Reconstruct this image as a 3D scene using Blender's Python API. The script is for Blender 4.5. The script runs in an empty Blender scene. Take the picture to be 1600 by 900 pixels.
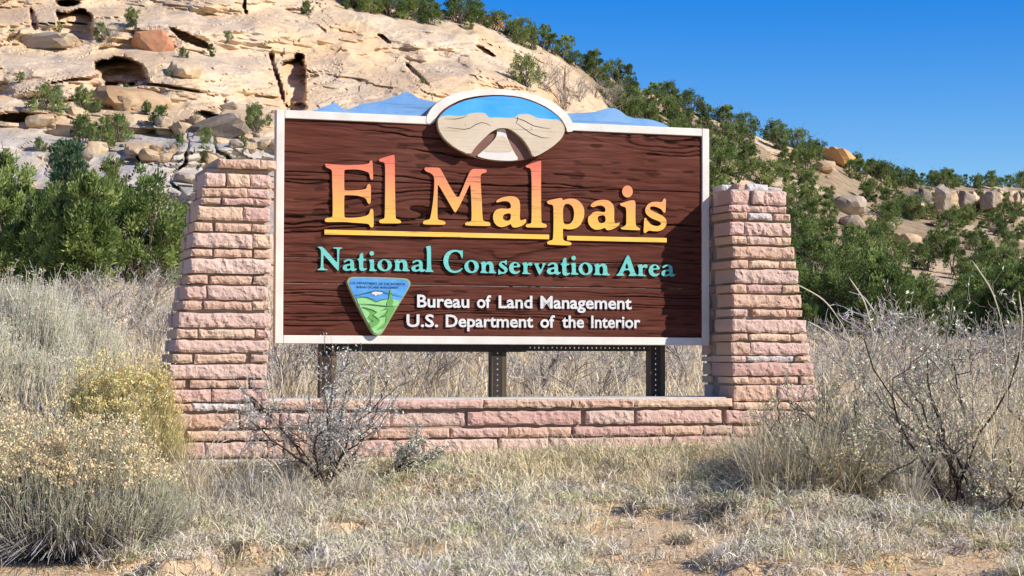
import bpy, math, random
import numpy as np
from mathutils import Vector, Matrix
from mathutils.geometry import tessellate_polygon

R = math.radians
scene = bpy.context.scene
COL = scene.collection

# ------------------------------------------------------------------ camera
EYE = np.array([0.0, 0.0, 1.55])
FPX, PITCH, ROLL = 2900.0, 0.0359, -0.0025
_fw = np.array([0, math.cos(PITCH), math.sin(PITCH)])
_X = np.array([1.0, 0, 0]); _U = np.array([0, -math.sin(PITCH), math.cos(PITCH)])
_rt = math.cos(ROLL) * _X - math.sin(ROLL) * _U
_up = math.sin(ROLL) * _X + math.cos(ROLL) * _U
cam_d = bpy.data.cameras.new('camera'); cam = bpy.data.objects.new('camera', cam_d); COL.objects.link(cam)
cam_d.sensor_width = 36; cam_d.lens = FPX / 1600 * 36; cam_d.clip_end = 3000; cam_d.clip_start = 0.05
m = Matrix.Identity(4)
for i in range(3):
    m[i][0] = _rt[i]; m[i][1] = _up[i]; m[i][2] = -_fw[i]; m[i][3] = EYE[i]
cam.matrix_world = m
scene.camera = cam

# ------------------------------------------------------------------ light
YAW = 0.3235
T_ = np.array([math.cos(YAW), math.sin(YAW), 0]); N_ = np.array([math.sin(YAW), -math.cos(YAW), 0])
SUN = N_ * 0.245 + T_ * 0.285 + np.array([0, 0, 0.245]); SUN /= np.linalg.norm(SUN)
SUN_EL = math.asin(SUN[2]); SUN_AZ = math.atan2(SUN[0], SUN[1])       # clockwise from +Y
w = bpy.data.worlds.new('World'); scene.world = w; w.use_nodes = True
nt = w.node_tree; bg = nt.nodes['Background']
sky = nt.nodes.new('ShaderNodeTexSky'); sky.sky_type = 'NISHITA'; sky.sun_disc = False
sky.sun_elevation = SUN_EL; sky.sun_rotation = SUN_AZ
sky.altitude = 2100; sky.air_density = 1.35; sky.dust_density = 0.0; sky.ozone_density = 5.0
hsv = nt.nodes.new('ShaderNodeHueSaturation'); hsv.inputs['Saturation'].default_value = 1.48; hsv.inputs['Hue'].default_value = 0.520
nt.links.new(sky.outputs[0], hsv.inputs['Color']); nt.links.new(hsv.outputs[0], bg.inputs[0]); bg.inputs[1].default_value = 0.118
sl = bpy.data.lights.new('sun', 'SUN'); sl.energy = 5.0; sl.angle = R(0.5); sl.color = (1.0, 0.94, 0.85)
so = bpy.data.objects.new('sun', sl); COL.objects.link(so)
so.rotation_euler = Vector(-SUN).to_track_quat('-Z', 'Y').to_euler(); so.location = (8, -4, 12)
scene.view_settings.view_transform = 'Standard'; scene.view_settings.look = 'None'
scene.view_settings.exposure = 0.35; scene.view_settings.gamma = 1.0
scene.view_settings.use_curve_mapping = False
scene.render.engine = 'CYCLES'
scene.render.resolution_x = 1024; scene.render.resolution_y = 576

# ------------------------------------------------------------------ helpers
rng = np.random.default_rng(7)
random.seed(7)

def s2l(c):
    return tuple(((v / 255) / 12.92 if v / 255 <= 0.04045 else ((v / 255 + 0.055) / 1.055) ** 2.4) for v in c)

def _h(ix, iy, iz, seed):
    n = (ix.astype(np.int64) * 374761393 + iy.astype(np.int64) * 668265263 + iz.astype(np.int64) * 2147483647 + seed * 974634777) & 0xffffffff
    n = ((n ^ (n >> 13)) * 1274126177) & 0xffffffff
    n = ((n ^ (n >> 16)) * 2246822519) & 0xffffffff
    return ((n ^ (n >> 15)) & 0xffff) / 65535.0

def noise(x, y, z=0.0, seed=0):
    x = np.asarray(x, float); y = np.asarray(y, float); z = np.asarray(z, float) + np.zeros_like(x)
    x, y, z = np.broadcast_arrays(x, y, z)
    ix, iy, iz = np.floor(x), np.floor(y), np.floor(z)
    fx, fy, fz = x - ix, y - iy, z - iz
    fx, fy, fz = [f * f * f * (f * (f * 6 - 15) + 10) for f in (fx, fy, fz)]
    r = 0
    for dx in (0, 1):
        wx = fx if dx else 1 - fx
        for dy in (0, 1):
            wy = fy if dy else 1 - fy
            for dz in (0, 1):
                wz = fz if dz else 1 - fz
                r = r + wx * wy * wz * _h(ix + dx, iy + dy, iz + dz, seed)
    return r * 2 - 1

def fbm(x, y, z=0.0, o=4, seed=0):
    r = 0; a = 1.0; s = 0
    for k in range(o):
        r = r + a * noise(np.asarray(x) * 2.03 ** k, np.asarray(y) * 2.03 ** k, np.asarray(z) * 2.03 ** k, seed + k * 17); s += a; a *= 0.5
    return r / s

def sstep(a, b, x):
    t = np.clip((x - a) / (b - a), 0, 1); return t * t * (3 - 2 * t)

def ray(u, v):
    d = _fw * FPX + np.multiply.outer(np.asarray(u, float) - 800, _rt) + np.multiply.outer(450 - np.asarray(v, float), _up)
    return d

def at(u, v, D):
    d = ray(u, v); return EYE + d * (np.asarray(D, float) / d[..., 1])[..., None]

def mesh(name, V, F, mats, col=None, midx=None, smooth=False, attrs=None):
    """V (n,3); F an (m,k) array or a list of such arrays"""
    me = bpy.data.meshes.new(name)
    Fs = [np.asarray(f, np.int64) for f in (F if isinstance(F, list) else [F]) if len(f)]
    V = np.asarray(V, np.float32)
    nl = sum(f.size for f in Fs); nf = sum(len(f) for f in Fs)
    me.vertices.add(len(V)); me.vertices.foreach_set('co', V.ravel())
    me.loops.add(nl); me.loops.foreach_set('vertex_index', np.concatenate([f.ravel() for f in Fs]).astype(np.int32))
    me.polygons.add(nf)
    tot = np.concatenate([np.full(len(f), f.shape[1]) for f in Fs]).astype(np.int32)
    st = np.zeros(nf, np.int32); st[1:] = np.cumsum(tot)[:-1]
    me.polygons.foreach_set('loop_start', st); me.polygons.foreach_set('loop_total', tot)
    if midx is not None: me.polygons.foreach_set('material_index', np.asarray(midx, np.int32))
    me.polygons.foreach_set('use_smooth', np.full(nf, smooth))
    for mm in (mats if isinstance(mats, (list, tuple)) else [mats]): me.materials.append(mm)
    if col is not None:
        a = me.attributes.new('Col', 'FLOAT_COLOR', 'POINT')
        c = np.ones((len(V), 4), np.float32); c[:, :3] = col; a.data.foreach_set('color', c.ravel())
    for k, val in (attrs or {}).items():
        a = me.attributes.new(k, 'FLOAT', 'POINT'); a.data.foreach_set('value', np.asarray(val, np.float32).ravel())
    me.update(calc_edges=True); me.validate()
    return me

def obj(name, me, parent=None, loc=None, rot=None, scale=None):
    o = bpy.data.objects.new(name, me); COL.objects.link(o)
    if parent is not None: o.parent = parent
    if loc is not None: o.location = [float(c) for c in loc]
    if rot is not None: o.rotation_euler = rot
    if scale is not None: o.scale = scale
    return o

def tag(o, label, cat, group=None):
    o['label'] = label; o['category'] = cat
    if group: o['group'] = group
    return o

def thing(name, label, cat, loc, rz=0.0, group=None, scale=None):
    o = obj(name, None, None, loc, (0, 0, rz), scale); o.empty_display_size = 0.2
    return tag(o, label, cat, group)

def dup(root, loc, rz, scale, label=None, group=None):
    c = root.copy(); COL.objects.link(c)
    c.location = [float(v) for v in loc]; c.rotation_euler = (0, 0, rz); c.scale = scale
    if label: c['label'] = label
    if group: c['group'] = group
    for ch in root.children:
        k = ch.copy(); COL.objects.link(k); k.parent = c
    return c

def box_vf(x0, x1, y0, y1, z0, z1):
    V = [(x, y, z) for x in (x0, x1) for y in (y0, y1) for z in (z0, z1)]
    F = [(0, 1, 3, 2), (4, 6, 7, 5), (0, 4, 5, 1), (2, 3, 7, 6), (0, 2, 6, 4), (1, 5, 7, 3)]
    return np.array(V, float), np.array(F)

class MB:
    def __init__(s): s.V = []; s.F = {3: [], 4: []}; s.n = 0; s.c = []
    def add(s, V, F, col=None):
        V = np.asarray(V, float); F = np.asarray(F)
        s.V.append(V); s.F[F.shape[1]].append(F + s.n); s.n += len(V)
        if col is not None: s.c.append(np.broadcast_to(col, (len(V), 3)))
    def mesh(s, name, mats, **k):
        Fs = [np.concatenate(f) for f in s.F.values() if f]
        return mesh(name, np.concatenate(s.V), Fs, mats, col=np.concatenate(s.c) if s.c else None, **k)

# ------------------------------------------------------------------ materials
def mat(name, rough=0.85, spec=0.3):
    m = bpy.data.materials.new(name); m.use_nodes = True
    b = m.node_tree.nodes['Principled BSDF']; b.inputs['Roughness'].default_value = rough
    b.inputs['Specular IOR Level'].default_value = spec
    return m, m.node_tree, b

def nd(t, typ, **k):
    n = t.nodes.new(typ)
    for a, v in k.items(): setattr(n, a, v)
    return n

def tnoise(t, scale, detail=5, rough=0.6, vec=None, stretch=None, coord='Object'):
    tc = nd(t, 'ShaderNodeTexCoord')
    src = tc.outputs[coord]
    if stretch:
        mp = nd(t, 'ShaderNodeMapping'); mp.inputs['Scale'].default_value = stretch
        t.links.new(src, mp.inputs[0]); src = mp.outputs[0]
    n = nd(t, 'ShaderNodeTexNoise'); n.inputs['Scale'].default_value = scale
    n.inputs['Detail'].default_value = detail; n.inputs['Roughness'].default_value = rough
    t.links.new(src, n.inputs['Vector'])
    return n.outputs['Fac']

def ramp(t, fac, stops):
    r = nd(t, 'ShaderNodeValToRGB'); el = r.color_ramp.elements
    while len(el) > 1: el.remove(el[-1])
    el[0].position = stops[0][0]; el[0].color = (*s2l(stops[0][1]), 1)
    for p, c in stops[1:]:
        e = el.new(p); e.color = (*s2l(c), 1)
    t.links.new(fac, r.inputs[0]); return r.outputs[0]

def mixc(t, fac, a, b, mode='MIX'):
    n = nd(t, 'ShaderNodeMix', data_type='RGBA', blend_type=mode)
    for s, v in ((n.inputs[0], fac), (n.inputs[6], a), (n.inputs[7], b)):
        if isinstance(v, (int, float)): s.default_value = v
        elif isinstance(v, tuple): s.default_value = (*v, 1)
        else: t.links.new(v, s)
    return n.outputs[2]

def bump(t, b, fac, strength=0.5, dist=0.02):
    n = nd(t, 'ShaderNodeBump'); n.inputs['Strength'].default_value = strength; n.inputs['Distance'].default_value = dist
    t.links.new(fac, n.inputs['Height']); t.links.new(n.outputs[0], b.inputs['Normal'])

def stone_mat(name, cols, speck):
    m, t, b = mat(name, 0.9, 0.2)
    oi = nd(t, 'ShaderNodeObjectInfo')
    base = ramp(t, oi.outputs['Random'], [(i / (len(cols) - 1), c) for i, c in enumerate(cols)])
    n1 = tnoise(t, 9, 6, 0.65); n2 = tnoise(t, 60, 4, 0.7)
    c = mixc(t, ramp(t, n1, [(0.35, (0, 0, 0)), (0.75, (110, 110, 110))]), base, s2l(speck))
    c = mixc(t, ramp(t, n2, [(0.3, (70, 70, 70)), (0.55, (0, 0, 0))]), c, s2l((118, 84, 66)), 'MIX')
    st = tnoise(t, 5, 5, 0.6, stretch=(1, 1, 5))
    c = mixc(t, ramp(t, st, [(0.56, (0, 0, 0)), (0.7, (95, 95, 95))]), c, s2l((190, 176, 166)))
    t.links.new(c, b.inputs['Base Color']); n4 = tnoise(t, 26, 8, 0.75, stretch=(1.4, 1, 0.8)); bump(t, b, n4, 0.6, 0.018)
    return m

M = {}
M['pink'] = stone_mat('pink_sandstone', [(206, 170, 154), (216, 186, 168), (196, 156, 142), (210, 174, 158), (202, 174, 158)], (216, 190, 168))
M['tan'] = stone_mat('tan_sandstone', [(210, 176, 148), (200, 162, 140), (218, 188, 158), (206, 168, 144), (194, 166, 146)], (218, 192, 164))
M['pale'] = stone_mat('pale_sandstone', [(206, 198, 192), (192, 180, 172), (210, 200, 190)], (180, 160, 150))

def simple(name, c, c2=None, sc=20, rough=0.8, bmp=0, dist=0.01, spec=0.3, stretch=None, lo=0.35, hi=0.7):
    m, t, b = mat(name, rough, spec)
    if c2 is None: b.inputs['Base Color'].default_value = (*s2l(c), 1)
    else:
        n = tnoise(t, sc, 6, 0.65, stretch=stretch)
        t.links.new(ramp(t, n, [(lo, c), (hi, c2)]), b.inputs['Base Color'])
        if bmp: bump(t, b, n, bmp, dist)
    return m

M['mortar'] = simple('mortar', (150, 134, 116), (176, 160, 142), 30, 0.95, 0.5)
M['concrete'] = simple('concrete', (186, 178, 164), (205, 198, 184), 25, 0.95, 0.4)
M['steel'] = simple('dark_steel', (34, 29, 26), (58, 48, 40), 40, 0.6)
M['postwood'] = simple('post_wood', (74, 62, 46), (108, 92, 66), 30, 0.8, 0.3, stretch=(1, 1, 0.1))

def cream_mat():
    m, t, b = mat('cream_paint', 0.6, 0.3)
    n = tnoise(t, 6, 6, 0.6); c = ramp(t, n, [(0.3, (206, 199, 186)), (0.65, (224, 219, 208))])
    cr = tnoise(t, 9, 5, 0.7, stretch=(1.2, 1, 16))
    c = mixc(t, ramp(t, cr, [(0.62, (0, 0, 0)), (0.70, (150, 150, 150))]), c, s2l((150, 138, 120)))
    geo = nd(t, 'ShaderNodeNewGeometry'); tc = nd(t, 'ShaderNodeTexCoord')
    sx = nd(t, 'ShaderNodeSeparateXYZ'); t.links.new(tc.outputs['Normal'], sx.inputs[0])
    ab = nd(t, 'ShaderNodeMath', operation='GREATER_THAN'); ab.inputs[1].default_value = -0.5
    t.links.new(sx.outputs['Y'], ab.inputs[0])
    ws = tnoise(t, 14, 4, 0.6)
    f = nd(t, 'ShaderNodeMath', operation='MULTIPLY'); t.links.new(ab.outputs[0], f.inputs[0])
    t.links.new(ramp(t, ws, [(0.3, (150, 150, 150)), (0.6, (255, 255, 255))]), f.inputs[1])
    c = mixc(t, f.outputs[0], c, s2l((206, 160, 110)))         # bare wood where paint wore off the edges
    t.links.new(c, b.inputs['Base Color']); bump(t, b, cr, 0.15, 0.003)
    return m
M['cream'] = cream_mat()

def wood_mat():
    m, t, b = mat('brown_stained_wood', 0.8, 0.06)
    n = tnoise(t, 2.2, 8, 0.72, stretch=(1, 1, 14)); n2 = tnoise(t, 5, 6, 0.7, stretch=(0.6, 1, 22))
    c = ramp(t, n, [(0.25, (58, 31, 25)), (0.5, (92, 51, 40)), (0.75, (116, 69, 55))])
    c = mixc(t, ramp(t, n2, [(0.5, (0, 0, 0)), (0.68, (200, 200, 200))]), c, s2l((66, 38, 31)))
    fd = tnoise(t, 1.3, 4, 0.6); c = mixc(t, ramp(t, fd, [(0.45, (0, 0, 0)), (0.7, (120, 120, 120))]), c, s2l((140, 98, 84)))   # sun-bleached patches
    at_ = nd(t, 'ShaderNodeAttribute'); at_.attribute_name = 'groove'
    c = mixc(t, at_.outputs['Fac'], c, s2l((24, 14, 12)))     # dark stain gathered in the grooves
    t.links.new(c, b.inputs['Base Color']); bump(t, b, n2, 0.3, 0.004)
    return m
M['wood'] = wood_mat()

def crackline(t, c, dark=(70, 52, 40), sc=7):
    k = tnoise(t, sc, 7, 0.75, stretch=(0.35, 1, 15))
    return mixc(t, ramp(t, k, [(0.575, (0, 0, 0)), (0.605, (215, 215, 215))]), c, s2l(dark))

def title_mat():
    m, t, b = mat('sunset_letter_paint', 0.55, 0.3)
    tc = nd(t, 'ShaderNodeTexCoord'); sx = nd(t, 'ShaderNodeSeparateXYZ'); t.links.new(tc.outputs['Object'], sx.inputs[0])
    mr = nd(t, 'ShaderNodeMapRange'); t.links.new(sx.outputs['Z'], mr.inputs[0])
    mr.inputs[1].default_value = 0.60; mr.inputs[2].default_value = 0.98
    c = ramp(t, mr.outputs[0], [(0.0, (236, 184, 74)), (0.25, (235, 174, 80)), (0.5, (230, 156, 92)), (0.75, (224, 132, 94)), (1.0, (216, 108, 84))])
    c = crackline(t, c)
    t.links.new(c, b.inputs['Base Color']); return m
M['title'] = title_mat()
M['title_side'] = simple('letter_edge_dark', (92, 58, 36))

def painted(name, c1, c2, dark, sc=9):
    m, t, b = mat(name, 0.6, 0.3)
    c = ramp(t, tnoise(t, sc, 5, 0.6), [(0.35, c1), (0.7, c2)])
    c = crackline(t, c, dark)
    t.links.new(c, b.inputs['Base Color']); return m
M['yellow'] = painted('yellow_paint', (234, 182, 72), (238, 194, 90), (120, 84, 40))
M['teal'] = painted('teal_paint', (96, 184, 172), (118, 198, 186), (40, 90, 90))
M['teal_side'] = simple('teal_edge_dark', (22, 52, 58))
M['white'] = painted('white_paint', (206, 204, 200), (220, 218, 212), (150, 140, 130))
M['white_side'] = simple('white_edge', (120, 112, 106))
M['oval_sky'] = painted('medallion_sky_blue', (40, 150, 232), (84, 172, 238), (60, 130, 190), 5)
M['oval_rock'] = painted('medallion_sand', (196, 178, 152), (208, 192, 168), (150, 130, 104))
M['oval_dark'] = simple('medallion_brown', (116, 82, 70), (128, 92, 80), 30)
M['oval_road'] = simple('medallion_road_white', (212, 206, 196), (222, 216, 206), 20)
M['line'] = simple('carved_line', (40, 38, 42))
M['mtn'] = painted('mountain_blue', (98, 146, 196), (132, 174, 214), (80, 110, 150), 4)
M['em_rim'] = simple('emblem_rim', (140, 152, 112), (160, 164, 128), 40)
M['em_sky'] = painted('emblem_blue', (66, 140, 204), (98, 166, 220), (60, 110, 170), 12)
M['em_green'] = simple('emblem_light_green', (136, 194, 120), (156, 208, 138), 30)
M['em_mid'] = simple('emblem_mid_green', (98, 156, 78), (112, 168, 88), 30)
M['em_dark'] = simple('emblem_line', (62, 92, 70))
M['em_text'] = simple('emblem_lettering', (52, 72, 104))
M['em_snow'] = simple('emblem_snow', (216, 206, 206))

def leaf_mat(name, trans=0.25, tint=None, objvar=0.0):
    m = bpy.data.materials.new(name); m.use_nodes = True; t = m.node_tree
    t.nodes.clear()
    a = nd(t, 'ShaderNodeAttribute'); a.attribute_name = 'Col'
    c = a.outputs['Color']
    if objvar:
        oi = nd(t, 'ShaderNodeObjectInfo'); hs = nd(t, 'ShaderNodeHueSaturation')
        mr = nd(t, 'ShaderNodeMapRange'); t.links.new(oi.outputs['Random'], mr.inputs[0])
        mr.inputs[3].default_value = 1 - objvar; mr.inputs[4].default_value = 1 + objvar
        t.links.new(mr.outputs[0], hs.inputs['Value'])
        mr2 = nd(t, 'ShaderNodeMapRange'); t.links.new(oi.outputs['Random'], mr2.inputs[0])
        mr2.inputs[3].default_value = 0.515; mr2.inputs[4].default_value = 0.488
        t.links.new(mr2.outputs[0], hs.inputs['Hue']); t.links.new(c, hs.inputs['Color']); c = hs.outputs[0]
    d = nd(t, 'ShaderNodeBsdfDiffuse'); tr = nd(t, 'ShaderNodeBsdfTranslucent'); mx = nd(t, 'ShaderNodeMixShader')
    t.links.new(c, d.inputs[0]); t.links.new(c, tr.inputs[0])
    mx.inputs[0].default_value = trans
    t.links.new(d.outputs[0], mx.inputs[1]); t.links.new(tr.outputs[0], mx.inputs[2])
    o = nd(t, 'ShaderNodeOutputMaterial'); t.links.new(mx.outputs[0], o.inputs[0])
    return m
M['leaf'] = leaf_mat('foliage', 0.3, objvar=0.22)
M['blade'] = leaf_mat('grass_blade', 0.22)
M['stem'] = leaf_mat('shrub_stem', 0.0)
M['bark'] = simple('juniper_bark', (92, 80, 70), (142, 128, 114), 14, 0.95, 0.5, stretch=(1, 1, 0.2))

def rock_nodes(t, scale=1.0, warm=True):
    n1 = tnoise(t, 0.11 * scale, 7, 0.6); n2 = tnoise(t, 0.9 * scale, 7, 0.68); n3 = tnoise(t, 0.22 * scale, 8, 0.72, stretch=(1, 1, 0.22))
    c = ramp(t, n1, [(0.3, (204, 170, 132)), (0.48, (212, 184, 147)), (0.6, (217, 194, 164)), (0.75, (212, 176, 138))])
    c = mixc(t, ramp(t, n2, [(0.25, (150, 150, 150)), (0.5, (0, 0, 0))]), c, s2l((150, 122, 94)))
    c = mixc(t, ramp(t, n3, [(0.47, (0, 0, 0)), (0.64, (200, 200, 200))]), c, s2l((174, 160, 144)))
    n6 = tnoise(t, 0.5 * scale, 8, 0.75, stretch=(1, 1, 0.5)); c = mixc(t, ramp(t, n6, [(0.55, (0, 0, 0)), (0.66, (190, 190, 190))]), c, s2l((134, 120, 106)))   # desert varnish streaks
    return c, n2

def hill_mat():
    m, t, b = mat('sandstone_and_soil', 0.95, 0.1)
    c, n2 = rock_nodes(t)
    pale = nd(t, 'ShaderNodeAttribute'); pale.attribute_name = 'pale'
    n5 = tnoise(t, 0.16, 5, 0.6)
    pc = ramp(t, n5, [(0.35, (172, 164, 154)), (0.52, (190, 180, 166)), (0.68, (202, 170, 130))])
    c = mixc(t, pale.outputs['Fac'], c, pc)
    soil = ramp(t, tnoise(t, 0.5, 7, 0.7), [(0.3, (128, 108, 84)), (0.5, (160, 138, 108)), (0.7, (178, 158, 128))])
    sp = ramp(t, tnoise(t, 2.6, 4, 0.6), [(0.52, (0, 0, 0)), (0.64, (190, 190, 190))])
    soil = mixc(t, sp, soil, s2l((112, 104, 88)))
    a = nd(t, 'ShaderNodeAttribute'); a.attribute_name = 'rock'
    c = mixc(t, a.outputs['Fac'], soil, c)
    t.links.new(c, b.inputs['Base Color']); nf = tnoise(t, 3.0, 8, 0.75); mb_ = nd(t, 'ShaderNodeMath', operation='MULTIPLY_ADD'); mb_.inputs[1].default_value = 0.4; t.links.new(nf, mb_.inputs[0]); t.links.new(n2, mb_.inputs[2])
    bump(t, b, mb_.outputs[0], 0.8, 0.3)
    return m
M['hill'] = hill_mat()

def boulder_mat(name, stops, varn=(120, 108, 98)):
    m, t, b = mat(name, 0.95, 0.1)
    n = tnoise(t, 1.1, 7, 0.68); n2 = tnoise(t, 4, 6, 0.7)
    oi = nd(t, 'ShaderNodeObjectInfo')
    ad = nd(t, 'ShaderNodeMath', operation='ADD'); t.links.new(n, ad.inputs[0])
    mr = nd(t, 'ShaderNodeMapRange'); t.links.new(oi.outputs['Random'], mr.inputs[0]); mr.inputs[3].default_value = -0.12; mr.inputs[4].default_value = 0.12
    t.links.new(mr.outputs[0], ad.inputs[1])
    c = ramp(t, ad.outputs[0], stops)
    c = mixc(t, ramp(t, n2, [(0.52, (0, 0, 0)), (0.7, (150, 150, 150))]), c, s2l(varn))
    t.links.new(c, b.inputs['Base Color']); bump(t, b, n2, 0.7, 0.1)
    return m
M['boulder'] = boulder_mat('boulder_sandstone', [(0.3, (156, 126, 94)), (0.5, (188, 160, 124)), (0.7, (202, 180, 148))])
M['boulder_grey'] = boulder_mat('boulder_grey', [(0.3, (118, 104, 90)), (0.5, (156, 140, 122)), (0.7, (182, 166, 146))])
M['boulder_red'] = boulder_mat('boulder_red', [(0.3, (168, 108, 80)), (0.5, (190, 134, 98)), (0.7, (202, 160, 118))], (150, 96, 74))
M['boulder_orange'] = boulder_mat('boulder_orange', [(0.3, (206, 150, 92)), (0.5, (216, 166, 108)), (0.7, (220, 180, 124))], (190, 140, 96))

def ground_mat():
    m, t, b = mat('sandy_soil', 0.95, 0.1)
    n1 = tnoise(t, 1.6, 6, 0.6); n2 = tnoise(t, 34, 5, 0.7); n3 = tnoise(t, 7, 5, 0.65)
    c = ramp(t, n1, [(0.3, (206, 168, 122)), (0.5, (216, 182, 138)), (0.7, (210, 188, 154))])
    c = mixc(t, ramp(t, n3, [(0.42, (0, 0, 0)), (0.62, (200, 200, 200))]), c, s2l((186, 172, 146)))
    c = mixc(t, ramp(t, n2, [(0.34, (190, 190, 190)), (0.5, (0, 0, 0))]), c, s2l((128, 104, 78)))
    t.links.new(c, b.inputs['Base Color']); bump(t, b, n2, 0.8, 0.02)
    return m
M['ground'] = ground_mat()

# ------------------------------------------------------------------ terrain
def matfield(x, y):
    return fbm(x * 1.5, y * 2.1, 0, 4, 81) + 0.14 + 0.3 * sstep(7.4, 8.8, y) - 0.17 * (1 - sstep(6.9, 7.5, y))
def mats(x, y):
    return sstep(-0.015, 0.045, matfield(x, y)) * (0.6 + 0.5 * noise(x * 3.1, y * 3.1, 0, 83))

def G(x, y):
    x = np.asarray(x, float); y = np.asarray(y, float)
    yy = np.maximum(y, 1.0)
    bank = 0.103 * np.minimum(y, 9.7)
    k = np.clip(1.2 - 3.0 * x / np.maximum(yy, 8), 0.6, 2.0)
    up = 0.03 * np.maximum(y - 10.2, 0) * k
    far = -0.02 * np.maximum(y - 85, 0)
    z = np.where(y < 0, 0.0, bank) + up + far * 0
    near = 1 - sstep(30, 60, y)
    z = z + near * 0.03 * fbm(x * 1.1, y * 1.1, 0, 3, 5) + 0.012 * near * fbm(x * 5, y * 5, 0, 3, 9) * (1 - sstep(12, 20, y))
    z = z + mats(x, y) * 0.075 * (1 - sstep(9.2, 9.8, y - 0.33 * x)) * sstep(5.5, 6.2, y)
    z = z + sstep(14, 40, y) * 0.25 * fbm(x * 0.12, y * 0.12, 0, 3, 21)
    return z

def ground_hit(u, v, d0=3.0, d1=70.0):
    d = ray(u, v); D = np.linspace(d0, d1, 4000)
    P = EYE + d[None, :] * (D / d[1])[:, None]
    below = P[:, 2] < G(P[:, 0], P[:, 1])
    i = int(np.argmax(below)) if below.any() else len(D) - 1
    return P[i]

def gpt(u, D):
    """ground point in the direction of column u at depth D"""
    p = at(u, 500, D); return np.array([p[0], p[1], float(G(p[0], p[1]))])

def build_ground():
    ys = np.concatenate([np.linspace(-60, 2, 12), np.linspace(2.5, 6, 12), np.linspace(6.2, 10, 190), np.linspace(10.03, 12, 40), np.geomspace(12.2, 112, 110)])
    xs = np.linspace(-1, 1, 230)
    Y, Xn = np.meshgrid(ys, xs, indexing='ij')
    half = np.interp(ys, [-60, 0, 6, 12, 112], [90, 30, 3.2, 5.5, 120])
    X = np.sign(Xn) * (np.abs(Xn) * 0.62 + 0.38 * np.abs(Xn) ** 4 * 3) * half[:, None]
    Z = G(X, Y)
    V = np.stack([X, Y, Z], -1).reshape(-1, 3); nx = len(xs)
    i, j = np.meshgrid(np.arange(len(ys) - 1), np.arange(nx - 1), indexing='ij'); a = (i * nx + j).ravel()
    F = np.stack([a, a + 1, a + nx + 1, a + nx], -1)
    o = obj('ground', mesh('ground', V, F, M['ground'], smooth=True)); o['kind'] = 'structure'
build_ground()

# hillside: (column, row) -> depth; the terrain is a real surface in metres
US = [-700, 0, 300, 520, 600, 740, 860, 900, 1000, 1100, 1200, 1300, 1350, 1400, 1600, 2300]
VS = [-150, -100, -62, -10, 4, 22, 78, 98, 140, 180, 219, 249, 268, 287, 292, 300]
DS = [170, 168, 168, 172, 176, 180, 186, 190, 200, 206, 212, 220, 226, 232, 262, 290]
def v_sky(u): return np.interp(u, US, VS)
def d_sky(u): return np.interp(u, US, DS)
DB = 78.0
def v_base(u):
    d = ray(u, np.full_like(np.asarray(u, float), 500.0)); x = d[..., 0] / d[..., 1] * DB
    z = G(x, np.full_like(x, DB)) - 0.6
    return 554 - (z - EYE[2]) / DB * FPX
RU = [-700, 480, 520, 590, 700, 800, 870, 905, 940, 965, 1000]
RV = [-400, -40, 5, 25, 45, 68, 88, 110, 148, 200, 420]
def rock_mask(u, v):
    edge = np.interp(u, RU, RV) + 7 * noise(u / 25.0, v / 25.0, 0, 3)
    m = sstep(-2, 4, v - edge) * (1 - sstep(960, 990, u + 46 * fbm(u / 60, v / 38, 0, 4, 6)))
    return m
LV = np.array([-260, -150, -60, 6, 74, 166, 212, 256, 318, 470.0])
def blob(u, v, cu, cv, ru, rv, a=0, soft=0.25, seed=1, pw=2.0):
    ca, sa = math.cos(a), math.sin(a)
    x = (u - cu) * ca + (v - cv) * sa; y = -(u - cu) * sa + (v - cv) * ca
    r = (np.abs(x / ru) ** pw + np.abs(y / rv) ** pw) ** (1 / pw) + 0.42 * fbm(u / 26, v / 17, 0, 4, seed)
    return 1 - sstep(1 - soft, 1 + soft, r)
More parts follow.
